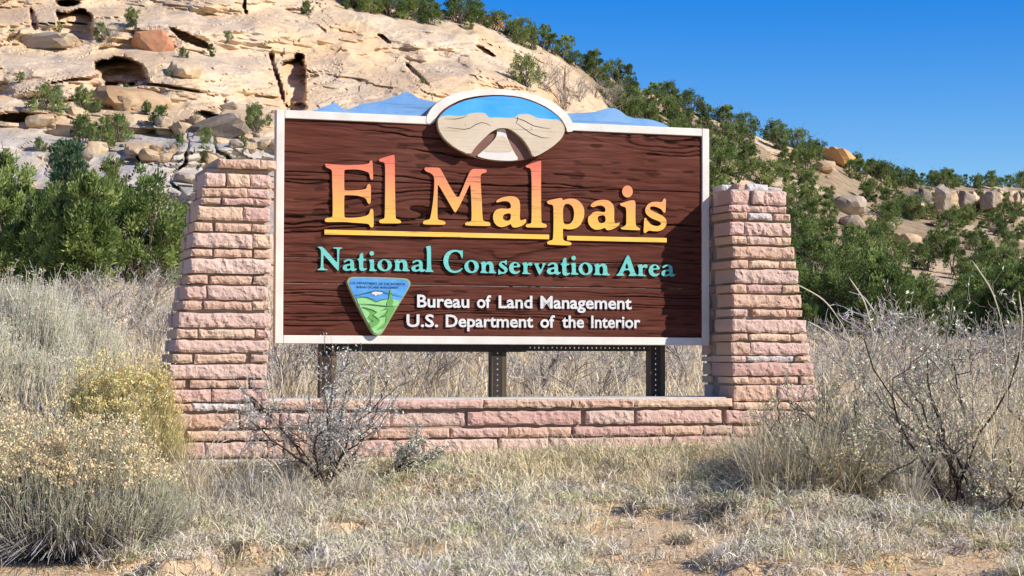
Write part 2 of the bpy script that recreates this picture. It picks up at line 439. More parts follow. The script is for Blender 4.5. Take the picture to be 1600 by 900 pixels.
def hill_D(u, v):
    u = np.asarray(u, float); v = np.asarray(v, float)
    vb = v_base(u); vs = v_sky(u); Ds = d_sky(u)
    def Dv(vv):
        s = np.clip((vb - vv) / (vb - vs), 0, 1.2); return DB + (Ds - DB) * s ** 1.12
    D0 = Dv(v); P = at(u, v, D0); x, y, z = P[..., 0], P[..., 1], P[..., 2]
    rk = rock_mask(u, v)
    lw = rk * np.interp(u, [-700, 400, 470, 1000], [0.5, 0.5, 0.22, 0.18])
    vw = v + 16 * fbm(u / 110, v / 160, 0, 3, 31) - 0.03 * (u - 200)
    q = np.interp(vw, LV, np.arange(len(LV)))          # grows downward
    qi = np.ceil(q); f = qi - q                        # 0 at the foot of a band, 1 at its top
    qs = qi - sstep(0.55, 1.0, f)
    vst = np.interp(qs, np.arange(len(LV)), LV) - (vw - v)
    D = D0 * (1 - lw) + Dv(vst) * lw
    D = D - rk * 1.6 * np.sin(np.pi * np.clip(f / 0.9, 0, 1)) * lw
    # rounded domes, creases and small breaks
    D = D - rk * 3.2 * (1 - np.abs(fbm(x / 16, z / 11, y / 60, 2, 41)) * 2.2)
    D = D - rk * 1.4 * (1 - 2.0 * np.abs(fbm(x / 5.5, z / 4.0, y / 30, 3, 43)))
    D = D + rk * 0.55 * fbm(x / 1.6, z / 0.9, y / 8, 4, 47)
    D = D + rk * 0.5 * sstep(0.15, 0.4, noise(x / 7 + 2 * noise(z / 3, x / 9, 0, 5), z / 1.1, 0, 49))   # bedding breaks
    D = D + rk * 0.30 * fbm(x / 0.7, z / 0.4, y / 5, 3, 48)
    cw = x + 2.5 * fbm(x / 6, z / 4, 0, 3, 91); cz = z + 1.2 * fbm(x / 7, z / 7, 0, 3, 92)
    cr1 = sstep(0.945, 0.985, 1 - np.abs(noise(cw / 12, cz / 2.4, 0, 93))) * sstep(0.0, 0.3, noise(x / 9, z / 5, 0, 94))
    cr2 = sstep(0.955, 0.99, 1 - np.abs(noise(cw / 3.4 + cz / 9, cz / 14, 0, 95))) * sstep(0.1, 0.35, noise(x / 8, z / 6, 0, 96))
    D = D + rk * (2.0 * cr1 + 1.6 * cr2) * np.interp(u, [-700, 400, 500, 1000], [1, 1, 0.25, 0.25])
    stp = np.floor(2.2 * fbm(cw / 8, cz / 3.2, 0, 3, 97) * 2) / 2
    D = D + rk * 0.9 * stp
    ns = 1 - rk
    D = D + ns * (2.5 * fbm(x / 14, z / 7, y / 40, 4, 51) + 0.8 * fbm(x / 2.5, z / 1.4, y / 10, 3, 53))
    oc = ns * sstep(0.12, 0.3, fbm(x / 11, z / 5, y / 30, 3, 57))
    D = D - oc * (1.6 + 1.2 * fbm(x / 2.2, z / 1.2, y / 10, 3, 59))
    # hollows and cracks
    D = D + 9.0 * blob(u, v, 190, 116, 40, 26, 0.35, 0.10) * (1 - blob(u, v, 214, 158, 46, 28, 0, 0.15, 2))
    D = D + 7.0 * blob(u, v, 116, 38, 30, 20, 0.1, 0.10, 4, 4.0)
    D = D + 4.0 * blob(u, v, 52, 32, 5, 16, -0.25, 0.2, 6) + 6 * blob(u, v, 106, 5, 15, 5, 0, 0.15, 6)
    D = D + 6.0 * blob(u, v, 461, 130, 17, 36, -0.06, 0.08, 8, 5.0)
    cx = 424 + (v - 88) * 0.28 + 3 * noise(v / 16, 0.5, 0, 3)
    D = D + 3.5 * (1 - sstep(1.5, 4.5, np.abs(u - cx))) * sstep(80, 92, v) * (1 - sstep(170, 180, v))
    cx = 383 + 2 * noise(v / 10, 1.5, 0, 3)
    D = D + 3 * (1 - sstep(1, 3, np.abs(u - cx))) * (1 - sstep(18, 24, v))
    D = D + 3.0 * blob(u, v, 300, 62, 30, 6, 0.45, 0.15, 9) + 2.5 * blob(u, v, 758, 80, 16, 4, 0.5, 0.15, 11)
    D = D + 5.0 * blob(u, v, 345, 190, 38, 9, 0.25, 0.12, 13) + 5.0 * blob(u, v, 20, 184, 40, 6, 0, 0.12, 12)
    D = D + 2.2 * blob(u, v, 650, 115, 26, 4, 0.75, 0.2, 14) + 2.0 * blob(u, v, 600, 60, 12, 3, 0.6, 0.2, 15)
    # pale rim cliff of the mesa far right
    cl = sstep(1405, 1445, u) * sstep(0, 3, v - 296) * (1 - sstep(0, 16, v - 314 - 6 * noise(u / 14, 2, 0, 3)))
    D = D - cl * (14 + 5 * noise(u / 9.0, v / 40, 0, 61) + 4 * sstep(0.1, 0.2, noise(u / 7, 0, 0, 63)))
    return D, np.clip(rk + oc * 0.85 + cl, 0, 1)

HG = {}
def build_hill():
    us = np.concatenate([np.arange(-700, -20, 10), np.arange(-20, 960, 2.6), np.arange(960, 1640, 3.4), np.arange(1640, 2300, 12)])
    rows = 235; s = np.linspace(0, 1, rows)
    S, Uc = np.meshgrid(s, us, indexing='ij')
    vb = v_base(us); vs = v_sky(us)
    Vc = vb[None] + (vs - vb)[None] * S
    D, rk = hill_D(Uc, Vc)
    P = at(Uc, Vc, D)
    HG.update(us=us, vb=vb, vs=vs, D=D, rows=rows)
    # the plateau behind the ridge
    back = []
    for k, (dd, dz) in enumerate(((14, 0.4), (60, 1.0), (200, 1.5), (420, -4))):
        b = P[-1].copy(); g = b[:, :2] / np.linalg.norm(b[:, :2], axis=1)[:, None]
        b[:, :2] += g * dd; b[:, 2] += dz; back.append(b)
    P = np.concatenate([P, np.array(back)]); rk = np.concatenate([rk, np.zeros((4, len(us)))])
    pale = sstep(178, 225, Vc + 18 * fbm(Uc / 70, Vc / 70, 0, 3, 71)) * rock_mask(Uc, Vc)
    pale = np.concatenate([pale, np.zeros((4, len(us)))])
    n = len(us); r = P.shape[0]
    i, j = np.meshgrid(np.arange(r - 1), np.arange(n - 1), indexing='ij'); a = (i * n + j).ravel()
    F = np.stack([a, a + 1, a + n + 1, a + n], -1)
    o = obj('hillside', mesh('hillside', P.reshape(-1, 3), F, M['hill'], smooth=False, attrs={'rock': rk, 'pale': pale}))
    o['kind'] = 'structure'
build_hill()
def hill_pt(u, v):
    us = HG['us']; a = np.interp(u, us, np.arange(len(us))); i = min(int(a), len(us) - 2); f = a - i; Ds = []
    for c in (i, i + 1):
        t = np.clip((v - HG['vb'][c]) / (HG['vs'][c] - HG['vb'][c]), 0, 1) * (HG['rows'] - 1)
        Ds.append(np.interp(t, np.arange(HG['rows']), HG['D'][:, c]))
    return at(np.array([float(u)]), np.array([float(v)]), np.array([Ds[0] * (1 - f) + Ds[1] * f]))[0]

# ------------------------------------------------------------------ the sign
SC = np.array([-0.0605, 10.0269, EYE[2] + 0.6639])
SO = np.array([SC[0], SC[1], float(G(SC[0], SC[1]))])
def sl(u, v, off=0.0):
    """pixels -> (x, z) in the sign's own frame on the plane `off` metres in front of the frame face"""
    d = ray(np.asarray(u, float), np.asarray(v, float))
    t = (off + (SC - EYE) @ N_) / (d @ N_)
    P = EYE + d * t[..., None]
    return np.stack([(P - SC) @ T_, P[..., 2] - SO[2]], -1)

def chaikin(L, n=2):
    L = np.asarray(L, float)
    for _ in range(n):
        nx = np.roll(L, -1, 0)
        L = np.stack([L * 0.78 + nx * 0.22, L * 0.22 + nx * 0.78], 1).reshape(-1, 2)
    return L

def area(L): return 0.5 * np.sum(L[:, 0] * np.roll(L[:, 1], -1) - np.roll(L[:, 0], -1) * L[:, 1])

def extrude(name, loops, yf, yb, mats, bevel=0.0):
    """loops: outer first, then holes, as (x, z); front at y = yf, back at y = yb (yf < yb)"""
    loops = [L if (area(L) > 0) == (i == 0) else L[::-1] for i, L in enumerate(loops)]
    tris = np.array(tessellate_polygon([[Vector((p[0], p[1], 0)) for p in L] for L in loops]))
    A = np.concatenate(loops); n = len(A)
    a2 = A[tris]; sgn = np.cross(a2[:, 1] - a2[:, 0], a2[:, 2] - a2[:, 0]) < 0
    tris[sgn] = tris[sgn][:, ::-1]
    Vf = np.c_[A[:, 0], np.full(n, yf), A[:, 1]]; Vb = np.c_[A[:, 0], np.full(n, yb), A[:, 1]]
    q = []; s = 0
    for L in loops:
        k = np.arange(len(L)); a = s + k; b = s + (k + 1) % len(L)
        q.append(np.stack([b, a, a + n, b + n], -1)); s += len(L)
    q = np.concatenate(q)
    mi = np.r_[np.zeros(2 * len(tris)), np.ones(len(q)) * (1 if isinstance(mats, (list, tuple)) and len(mats) > 1 else 0)]
    return mesh(name, np.r_[Vf, Vb], [np.r_[tris, tris[:, ::-1] + n], q], mats, midx=mi)

def part(name, parent, loops, crop, off, thick, mats, sm=2, ox=0, oy=0):
    u0, v0, s = crop; Ls = []
    for L in loops:
        L = chaikin(L, sm) if sm else np.asarray(L, float)
        Ls.append(sl(u0 + ox + L[:, 0] / s, v0 + oy + L[:, 1] / s, off))
    return obj(name, extrude(name, Ls, -off, -off + thick, mats), parent)

sign = thing('park_sign', 'large carved brown wooden sign in a cream frame with orange and teal lettering', 'sign', SO, YAW)
F0 = (0, 0, 1)
TL, TR, BR, BL = [sl(np.array([u]), np.array([v]))[0] for u, v in ((431.4, 171), (1108.6, 201.5), (1108.3, 539.8), (429.8, 536.8))]
XL, XR = (TL[0] + BL[0]) / 2, (TR[0] + BR[0]) / 2; ZB, ZT = (BL[1] + BR[1]) / 2, (TL[1] + TR[1]) / 2
FW = 0.0435

def grain(x, z, seed=0):
    wp = 0.075 * fbm(x * 0.9, z * 3.2, seed, 3, 3) + 0.016 * fbm(x * 3.1, z * 10, seed, 3, 5) + 0.004 * noise(x * 14, z * 30, seed, 6)
    ph = (z + wp) / 0.021 + 4.5 * fbm(x * 0.3, z * 4, seed, 2, 7)
    i = np.floor(ph); f = ph - i
    wgt = _h(i, np.zeros_like(i), np.zeros_like(i), 5 + seed)
    # each ring is a ridge that drops off into a groove, deeper in some rings and fading along its length
    wgt = np.clip(wgt * 1.5 - 0.35, 0, 1) * sstep(-0.5, 0.15, noise(x * 1.4 + i * 3.7, i * 0.77, seed, 9))
    gr = sstep(0.45, 0.9, f) * (1 - sstep(0.93, 1.0, f))
    h = -0.0140 * wgt * gr + 0.0026 * fbm(x * 7, z * 60, seed, 3, 11) + 0.0014 * f
    # small checks and worm marks
    ck = sstep(0.5, 0.72, noise(x * 9, z * 55, seed, 13)) * sstep(0.0, 0.35, noise(x * 2, z * 3, seed, 14))
    h = h - 0.003 * ck
    return h, np.clip(wgt * gr * 1.0 + ck * 0.5, 0, 1)

def build_planks():
    zs = [ZT - 0.02]
    for v in (290, 345, 408, 447): zs.append(sl(np.array([770.0]), np.array([float(v)]), -0.012)[0][1])
    zs.append(ZB + 0.02)
    x0, x1 = XL + 0.02, XR - 0.02; nx = 250
    for k in range(5):
        za, zb = zs[k + 1] + 0.0012, zs[k] - 0.0012
        nz = max(20, int((zb - za) / 0.0028)); xs = np.linspace(x0, x1, nx); zz = np.linspace(za, zb, nz)
        Z, X = np.meshgrid(zz, xs, indexing='ij')
        h, gr = grain(X, Z, k * 5)
        e = np.minimum(Z - za, zb - Z); ed = 1 - sstep(0, 0.004, e)
        Y = 0.012 - h + ed * 0.004 + 0.0015 * (k % 2)
        V = np.stack([X, Y, Z], -1).reshape(-1, 3)
        i, j = np.meshgrid(np.arange(nz - 1), np.arange(nx - 1), indexing='ij'); a = (i * nx + j).ravel()
        F = np.stack([a, a + 1, a + nx + 1, a + nx], -1)
        n = len(V)
        bx, bf = box_vf(x0, x1, 0.024, 0.05, za, zb)
        me = mesh('plank', np.r_[V, bx], np.r_[F, bf + n], M['wood'], smooth=True, attrs={'groove': np.r_[np.clip(gr + ed * 0.8, 0, 1).ravel(), np.zeros(8)]})
        obj('plank', me, sign)
build_planks()

def boxpart(name, parent, x0, x1, y0, y1, z0, z1, mt, bev=0.0, jit=0):
    V, F = box_vf(x0, x1, y0, y1, z0, z1)
    if bev:
        import bmesh
        bm = bmesh.new(); vs = [bm.verts.new(v) for v in V]
        for f in F: bm.faces.new([vs[i] for i in f])
        bmesh.ops.recalc_face_normals(bm, faces=bm.faces[:])
        bmesh.ops.bevel(bm, geom=bm.edges[:], offset=bev, segments=1, affect='EDGES')
        me = bpy.data.meshes.new(name); bm.to_mesh(me); bm.free(); me.materials.append(mt)
    else: me = mesh(name, V, F, mt)
    return obj(name, me, parent)

# frame: strips of cream painted wood
ov = (660, 130, 6.4)
lx = sl(np.array([674.0]), np.array([185.0]))[0][0]; rx = sl(np.array([890.0]), np.array([197.0]))[0][0]
boxpart('frame_strip', sign, XL, XL + FW, 0, 0.054, ZB, ZT, M['cream'], 0.003)
boxpart('frame_strip', sign, XR - FW, XR, 0, 0.054, ZB, ZT, M['cream'], 0.003)
boxpart('frame_strip', sign, XL + FW + 0.001, XR - FW - 0.001, 0.0005, 0.054, ZB, ZB + FW, M['cream'], 0.003)
boxpart('frame_strip', sign, XL + FW + 0.001, lx, 0.0005, 0.054, ZT - FW, ZT, M['cream'], 0.003)
boxpart('frame_strip', sign, rx, XR - FW - 0.001, 0.0005, 0.054, ZT - FW, ZT, M['cream'], 0.003)
arc_out = [(40, 335), (60, 300), (90, 250), (140, 200), (230, 140), (340, 95), (480, 70), (600, 58), (730, 55), (850, 62), (1000, 83), (1130, 113), (1250, 162), (1370, 232), (1450, 308), (1490, 370), (1512, 425), (1512, 480)]
arc_in = [(1448, 490), (1440, 440), (1385, 345), (1262, 246), (1106, 172), (952, 128), (750, 113), (555, 125), (392, 160), (238, 238), (150, 320), (118, 400), (40, 405)]
part('arc_trim', sign, [arc_out + arc_in], ov, 0.002, 0.052, [M['cream'], M['cream']], 1)
oval = [(152, 400), (165, 340), (250, 256), (400, 180), (560, 142), (750, 128), (950, 142), (1100, 185), (1250, 255), (1370, 345), (1425, 430), (1427, 490), (1390, 560), (1300, 640), (1180, 715), (1050, 760), (900, 782), (760, 780), (600, 757), (470, 720), (330, 650), (220, 560), (165, 470)]
back = [(790 + (x - 790) * 1.045, 450 + (y - 450) * 1.06) for x, y in oval]
part('backing_panel', sign, [back], ov, -0.010, 0.03, [M['wood'], M['wood']], 1)
OF = 0.050
med = part('oval_medallion', sign, [oval], ov, OF - 0.030, 0.032, [M['oval_dark'], M['oval_rock']])
part('sky_panel', med, [[p for p in oval if p[1] < 350] + [(1392, 400), (1180, 470), (960, 430), (760, 400), (560, 420), (400, 470), (175, 400)]], ov, OF - 0.005, 0.0245, [M['oval_sky'], M['oval_rock']], 1)
rock_poly = [(165, 338), (250, 318), (340, 330), (430, 325), (460, 305), (560, 292), (625, 298), (650, 325), (660, 345), (760, 342), (900, 350), (940, 330), (960, 312), (1060, 308), (1110, 330), (1150, 350), (1250, 358), (1374, 366),
             (1420, 432), (1422, 490), (1388, 558), (1298, 638), (1178, 713), (1108, 740), (1070, 650), (1010, 560), (920, 482), (850, 449), (780, 446), (700, 477), (620, 546), (530, 640), (478, 718), (330, 648), (222, 558), (167, 469), (155, 400)]
part('rock_panel', med, [rock_poly], ov, OF, 0.0295, [M['oval_rock'], M['oval_rock']], 1)
part('road', med, [[(745, 466), (780, 455), (830, 458), (845, 540), (880, 620), (918, 690), (965, 764), (900, 776), (760, 772), (640, 757), (540, 728), (590, 690), (660, 625), (730, 550), (748, 505)]], ov, OF - 0.020, 0.009, [M['oval_road'], M['oval_road']], 1)
part('road_sand', med, [[(745, 520), (830, 530), (870, 610), (915, 688), (740, 690), (600, 684), (660, 628), (722, 560)]], ov, OF - 0.0188, 0.001, [M['oval_rock'], M['oval_rock']], 1)
def stroke(pts, wd):
    p = np.asarray(pts, float); t = np.gradient(p, axis=0); t /= np.linalg.norm(t, axis=1)[:, None]
    n = np.c_[-t[:, 1], t[:, 0]]; wv = wd * np.sin(np.linspace(0.25, np.pi - 0.25, len(p)))[:, None]
    return np.r_[p + n * wv / 2, (p - n * wv / 2)[::-1]]
for ln in ([(220, 358), (330, 358), (400, 345), (450, 322)], [(250, 440), (330, 452), (420, 462), (480, 448), (530, 415), (590, 393), (640, 402), (685, 428)],
           [(915, 345), (950, 350), (1020, 375), (1110, 425), (1200, 445), (1280, 455)], [(945, 400), (1020, 455), (1100, 510), (1200, 545), (1270, 548)],
           [(952, 330), (950, 370), (935, 410)], [(425, 405), (432, 430)], [(1092, 440), (1088, 470)]):
    part('carved_line', med, [stroke(ln, 7)], ov, OF + 0.0008, 0.001, M['line'], 0)

# blue mountain cut-outs behind the top edge
part('mountain_panel', sign, [[(400, 245), (590, 172), (680, 242), (840, 185), (1010, 160), (1240, 72), (1340, 135), (1510, 175), (1480, 310), (400, 310)]], (420, 130, 5.714), -0.060, 0.014, [M['mtn'], M['mtn']], 0)
part('mountain_panel', sign, [chaikin([(60, 175), (350, 165), (430, 145), (510, 118), (600, 122), (730, 220), (930, 230), (1080, 280), (1150, 330), (1150, 380), (60, 380)], 1)], (870, 150, 6.4), -0.060, 0.014, [M['mtn'], M['mtn']], 0)

# ---- title lettering
C1, C2, C3, C4 = (500, 230, 6.43), (650, 240, 6.924), (810, 240, 5.625), (900, 270, 6.925)
title = [
 (C1, [[(48, 172), (60, 165), (120, 172), (250, 180), (420, 176), (492, 165), (500, 140), (515, 130), (528, 142), (530, 200), (535, 320), (520, 328), (505, 318), (497, 270), (480, 248), (400, 225), (330, 222), (252, 225), (243, 235), (243, 428), (252, 436), (330, 435), (420, 428), (465, 418), (475, 380), (492, 366), (510, 378), (512, 460), (510, 560), (495, 572), (475, 555), (465, 515), (400, 490), (330, 482), (252, 481), (243, 490), (243, 698), (255, 708), (300, 710), (390, 705), (460, 692), (495, 670), (505, 625), (520, 615), (535, 625), (538, 700), (540, 795), (522, 810), (505, 800), (490, 770), (440, 765), (330, 758), (250, 750), (120, 752), (60, 752), (45, 735), (60, 712), (118, 704), (128, 690), (128, 520), (122, 300), (122, 230), (95, 215), (60, 200)]]),
 (C1, [[(590, 125), (620, 108), (738, 76), (752, 82), (752, 300), (758, 710), (770, 722), (800, 730), (818, 748), (808, 766), (700, 765), (605, 765), (592, 748), (600, 728), (640, 720), (652, 705), (655, 400), (655, 170), (640, 150), (600, 145)]]),
 (C2, [[(88, 165), (100, 148), (160, 150), (255, 152), (275, 180), (380, 380), (455, 492), (500, 390), (560, 240), (600, 165), (680, 165), (755, 170), (768, 185), (755, 208), (715, 215), (698, 235), (700, 330), (712, 520), (720, 712), (735, 730), (790, 742), (808, 762), (800, 784), (700, 782), (540, 778), (528, 762), (540, 742), (590, 735), (603, 715), (600, 520), (590, 340), (580, 335), (520, 470), (432, 640), (415, 630), (390, 590), (310, 450), (242, 335), (235, 345), (232, 520), (232, 700), (245, 718), (305, 728), (322, 748), (312, 770), (200, 768), (85, 766), (72, 748), (85, 725), (140, 715), (155, 700), (180, 560), (195, 420), (200, 280), (190, 240), (160, 210), (110, 195)]]),
 (C2, [[(865, 520), (880, 500), (930, 475), (1000, 460), (1060, 462), (1100, 480), (1122, 515), (1128, 580), (1122, 690), (1128, 722), (1150, 722), (1180, 708), (1195, 718), (1190, 745), (1150, 780), (1090, 800), (1050, 800), (1030, 775), (1026, 758), (990, 780), (930, 798), (880, 785), (845, 745), (832, 690), (840, 640), (870, 605), (920, 592), (1000, 598), (1025, 588), (1028, 555), (1010, 525), (970, 512), (920, 518), (880, 530)], [(938, 690), (950, 660), (980, 648), (1018, 645), (1026, 660), (1026, 705), (1000, 728), (965, 725), (945, 710)]]),
 (C2, [[(1185, 135), (1200, 122), (1330, 80), (1350, 76), (1355, 90), (1352, 300), (1355, 735), (1365, 752), (1405, 762), (1418, 780), (1408, 802), (1300, 800), (1195, 798), (1185, 782), (1195, 765), (1240, 758), (1252, 740), (1252, 300), (1245, 175), (1230, 155), (1195, 150)]]),
 (C3, [[(248, 425), (262, 412), (350, 392), (384, 390), (390, 412), (415, 402), (455, 394), (510, 400), (555, 435), (580, 490), (578, 560), (545, 630), (500, 660), (440, 668), (400, 658), (390, 664), (392, 755), (410, 768), (460, 778), (470, 795), (455, 808), (360, 805), (262, 800), (250, 785), (262, 768), (300, 760), (306, 740), (310, 600), (308, 470), (300, 448), (265, 445)], [(392, 470), (415, 440), (450, 443), (480, 468), (492, 520), (485, 580), (455, 618), (415, 625), (392, 605)]]),
 (C4, [[(155, 360), (165, 335), (220, 300), (300, 290), (360, 300), (405, 345), (415, 400), (412, 500), (418, 546), (440, 545), (470, 535), (475, 555), (440, 590), (380, 618), (335, 622), (320, 604), (310, 594), (270, 612), (210, 618), (160, 590), (130, 540), (130, 480), (160, 455), (180, 430), (230, 415), (310, 430), (322, 400), (310, 370), (270, 350), (220, 360), (185, 375)], [(232, 500), (240, 470), (280, 458), (313, 462), (322, 500), (318, 530), (280, 548), (250, 540)]]),
 (C4, [[(557 + 58 * math.cos(a), 202 + 65 * math.sin(a)) for a in np.linspace(0, 2 * math.pi, 20, endpoint=False)]]),
 (C4, [[(470, 335), (500, 325), (600, 295), (638, 300), (645, 340), (642, 450), (645, 570), (670, 590), (695, 605), (690, 622), (590, 618), (490, 612), (482, 595), (520, 580), (545, 562), (545, 480), (545, 400), (535, 370), (490, 360)]]),
 (C4, [[(745, 400), (770, 345), (820, 315), (880, 312), (930, 318), (945, 285), (960, 275), (975, 290), (972, 360), (968, 425), (955, 435), (940, 420), (925, 395), (880, 372), (830, 360), (800, 372), (800, 395), (840, 420), (930, 460), (975, 500), (982, 550), (955, 605), (900, 632), (840, 632), (790, 622), (765, 640), (745, 655), (730, 640), (735, 580), (738, 490), (755, 485), (775, 520), (810, 560), (870, 580), (910, 570), (925, 545), (890, 520), (820, 495), (760, 450)]]),
]
zlo = sl(np.array([700.0]), np.array([362.0]))[0][1]; zhi = sl(np.array([600.0]), np.array([246.0]))[0][1]
for nn in M['title'].node_tree.nodes:
    if nn.type == 'MAP_RANGE': nn.inputs[1].default_value = zlo; nn.inputs[2].default_value = zhi
for crop, loops in title:
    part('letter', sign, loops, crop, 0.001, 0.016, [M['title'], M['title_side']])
part('underline', sign, [[(507, 358.8), (858, 366.6), (858, 373.8), (507, 366.2)]], F0, 0.001, 0.016, [M['yellow'], M['title_side']], 0)
part('underline', sign, [[(886.2, 368.3), (1041.6, 371.8), (1041.8, 378.8), (886.2, 375.4)]], F0, 0.001, 0.016, [M['yellow'], M['title_side']], 0)

# ---- second line
C5, C6, C7 = (490, 375, 8.0), (680, 380, 8.0), (860, 385, 8.0)
def ell(cx, cy, rx_, ry_, rot=0.0, n=22):
    a = np.linspace(0, 2 * math.pi, n, endpoint=False); x, y = rx_ * np.cos(a), ry_ * np.sin(a)
    return np.c_[cx + x * math.cos(rot) - y * math.sin(rot), cy + x * math.sin(rot) + y * math.cos(rot)]
gN = [[(45, 85), (100, 82), (130, 100), (288, 280), (295, 270), (295, 120), (285, 108), (240, 105), (242, 92), (358, 92), (356, 105), (330, 112), (320, 130), (315, 385), (298, 380), (132, 188), (122, 195), (122, 340), (135, 360), (175, 368), (175, 378), (48, 378), (50, 366), (80, 355), (92, 330), (95, 130), (75, 105)]]
ga = [[(372, 270), (395, 248), (440, 235), (485, 245), (505, 275), (505, 352), (520, 360), (540, 355), (538, 372), (505, 390), (480, 388), (465, 374), (425, 388), (385, 382), (362, 355), (368, 325), (400, 305), (462, 295), (460, 265), (435, 255), (400, 275), (385, 282)], [(412, 345), (420, 325), (460, 315), (462, 350), (440, 362), (420, 360)]]
gt = [[(540, 245), (575, 225), (575, 180), (605, 160), (620, 165), (620, 235), (660, 240), (655, 255), (618, 258), (620, 350), (640, 358), (668, 350), (665, 365), (625, 388), (590, 385), (570, 365), (568, 258)]]
gi = [[(685, 250), (745, 238), (755, 248), (755, 355), (765, 368), (792, 376), (785, 392), (700, 388), (690, 378), (708, 362), (705, 270)]]
gn = [[(1000, 258), (1060, 240), (1070, 262), (1110, 240), (1150, 250), (1170, 285), (1172, 362), (1205, 380), (1200, 392), (1105, 388), (1105, 378), (1120, 362), (1118, 290), (1100, 272), (1072, 290), (1070, 365), (1100, 378), (1098, 390), (1000, 385), (1002, 375), (1022, 362), (1020, 275)]]
gl = [[(1395, 85), (1455, 72), (1468, 80), (1468, 370), (1500, 388), (1495, 400), (1390, 398), (1392, 388), (1418, 375), (1418, 105)]]
gC = [[(345, 80), (345, 190), (330, 185), (310, 130), (270, 105), (220, 110), (180, 150), (160, 215), (170, 280), (200, 335), (250, 350), (300, 335), (340, 305), (345, 320), (310, 355), (250, 375), (180, 360), (125, 310), (100, 240), (110, 160), (155, 105), (220, 82), (290, 85), (325, 96)]]
gs = [[(800, 250), (830, 225), (870, 222), (885, 210), (895, 215), (895, 270), (885, 272), (865, 245), (835, 240), (830, 258), (870, 285), (905, 315), (905, 350), (870, 380), (820, 382), (800, 395), (788, 390), (788, 325), (798, 322), (815, 350), (850, 365), (870, 350), (860, 330), (815, 300), (795, 275)]]
ge = [[(1065, 300), (975, 300), (985, 345), (1020, 358), (1060, 340), (1062, 352), (1030, 380), (980, 388), (935, 360), (920, 310), (935, 260), (980, 232), (1030, 240), (1060, 270)], [(975, 284), (985, 255), (1010, 248), (1025, 262), (1026, 284)]]
gr_ = [[(1080, 250), (1145, 235), (1150, 260), (1180, 238), (1215, 245), (1212, 280), (1190, 285), (1170, 272), (1152, 290), (1152, 355), (1165, 372), (1200, 378), (1198, 388), (1085, 384), (1085, 374), (1105, 362), (1105, 275)]]
gv = [[(1230, 250), (1300, 250), (1298, 262), (1285, 268), (1320, 340), (1345, 270), (1335, 258), (1335, 248), (1385, 250), (1385, 260), (1370, 268), (1315, 395), (1295, 392), (1245, 268)]]
gA = [[(952, 118), (985, 108), (1060, 335), (1082, 355), (1080, 370), (975, 370), (978, 358), (1000, 345), (988, 297), (922, 297), (905, 345), (925, 355), (922, 368), (822, 368), (825, 355), (850, 340), (900, 240)], [(930, 278), (980, 278), (955, 195)]]
sub = [(gN, C5, 0, 0), (ga, C5, 0, 0), (gt, C5, 0, 0), (gi, C5, 0, 0), ([ell(727, 167, 28, 28)], C5, 0, 0), ([ell(888, 315, 92, 76), ell(888, 312, 40, 60, -0.2)], C5, 0, 0), (gn, C5, 0, 0), (ga, C5, 858, 10), (gl, C5, 0, 0),
       (gC, C6, 0, 0), ([ell(455, 292, 91, 82), ell(453, 290, 40, 64, -0.2)], C6, 0, 0), (gn, C6, -440, -14), (gs, C6, 0, 0), (ge, C6, 0, 0), (gr_, C6, 0, 0), (gv, C6, 0, 0), (ga, C6, 1030, 4),
       (gt, C7, -420, -22), (gi, C7, -438, -36), ([ell(290, 145, 28, 28)], C7, 0, 0), ([ell(440, 280, 88, 80), ell(438, 278, 38, 62, -0.2)], C7, 0, 0), (gn, C7, -460, -28),
       (gA, C7, 0, 0), (gr_, C7, 0, -15), (ge, C7, 305, -10), (ga, C7, 1023, -10)]
for loops, c, dx, dy in sub:
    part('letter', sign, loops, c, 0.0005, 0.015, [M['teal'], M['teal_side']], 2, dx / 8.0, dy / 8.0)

# ---- plain lettering
def word(txt, u0, u1, vt, vb, off, thick, mats, parent, bold=0.02, name='lettering'):
    cu = bpy.data.curves.new('txt', 'FONT'); cu.body = txt; cu.size = 1; cu.offset = bold; cu.resolution_u = 3
    o = bpy.data.objects.new('txt', cu); COL.objects.link(o)
    dg = bpy.context.evaluated_depsgraph_get(); dg.update()
    me = bpy.data.meshes.new_from_object(o.evaluated_get(dg))
    n = len(me.vertices); co = np.zeros(n * 3); me.vertices.foreach_get('co', co); co = co.reshape(-1, 3)
    F = [list(p.vertices) for p in me.polygons]
    ed = {}
    for f in F:
        for a, b in zip(f, f[1:] + f[:1]): ed[(a, b)] = 1
    rim = [(a, b) for (a, b) in ed if (b, a) not in ed]
    bpy.data.objects.remove(o); bpy.data.meshes.remove(me)
    capH = 0.729 if True else 1
    x = (co[:, 0] - co[:, 0].min()) / (co[:, 0].max() - co[:, 0].min())
    h = co[:, 1] / capH
    (vtl, vtr), (vbl, vbr) = vt, vb
    uu = u0 + x * (u1 - u0)
    vbase = vbl + x * (vbr - vbl); vtop = vtl + x * (vtr - vtl)
    A = sl(uu, vbase + (vtop - vbase) * h, off)
    Vf = np.c_[A[:, 0], np.full(n, -off), A[:, 1]]; Vb = Vf.copy(); Vb[:, 1] += thick
    tri = [f for f in F if len(f) == 3]; quad = [f for f in F if len(f) == 4]
    a2 = A[np.array(tri)]; sgn = np.cross(a2[:, 1] - a2[:, 0], a2[:, 2] - a2[:, 0]) < 0
    tri = np.array(tri); tri[sgn] = tri[sgn][:, ::-1]
    rim = np.array(rim); q = np.stack([rim[:, 1], rim[:, 0], rim[:, 0] + n, rim[:, 1] + n], -1)
    if sgn.mean() > 0.5: q = q[:, ::-1]
    return obj(name, mesh(name, np.r_[Vf, Vb], [tri, q], mats, midx=np.r_[np.zeros(len(tri)), np.ones(len(q))]), parent)
WM = [M['white'], M['white_side']]
def pw(x): return 630 + x / 4.21
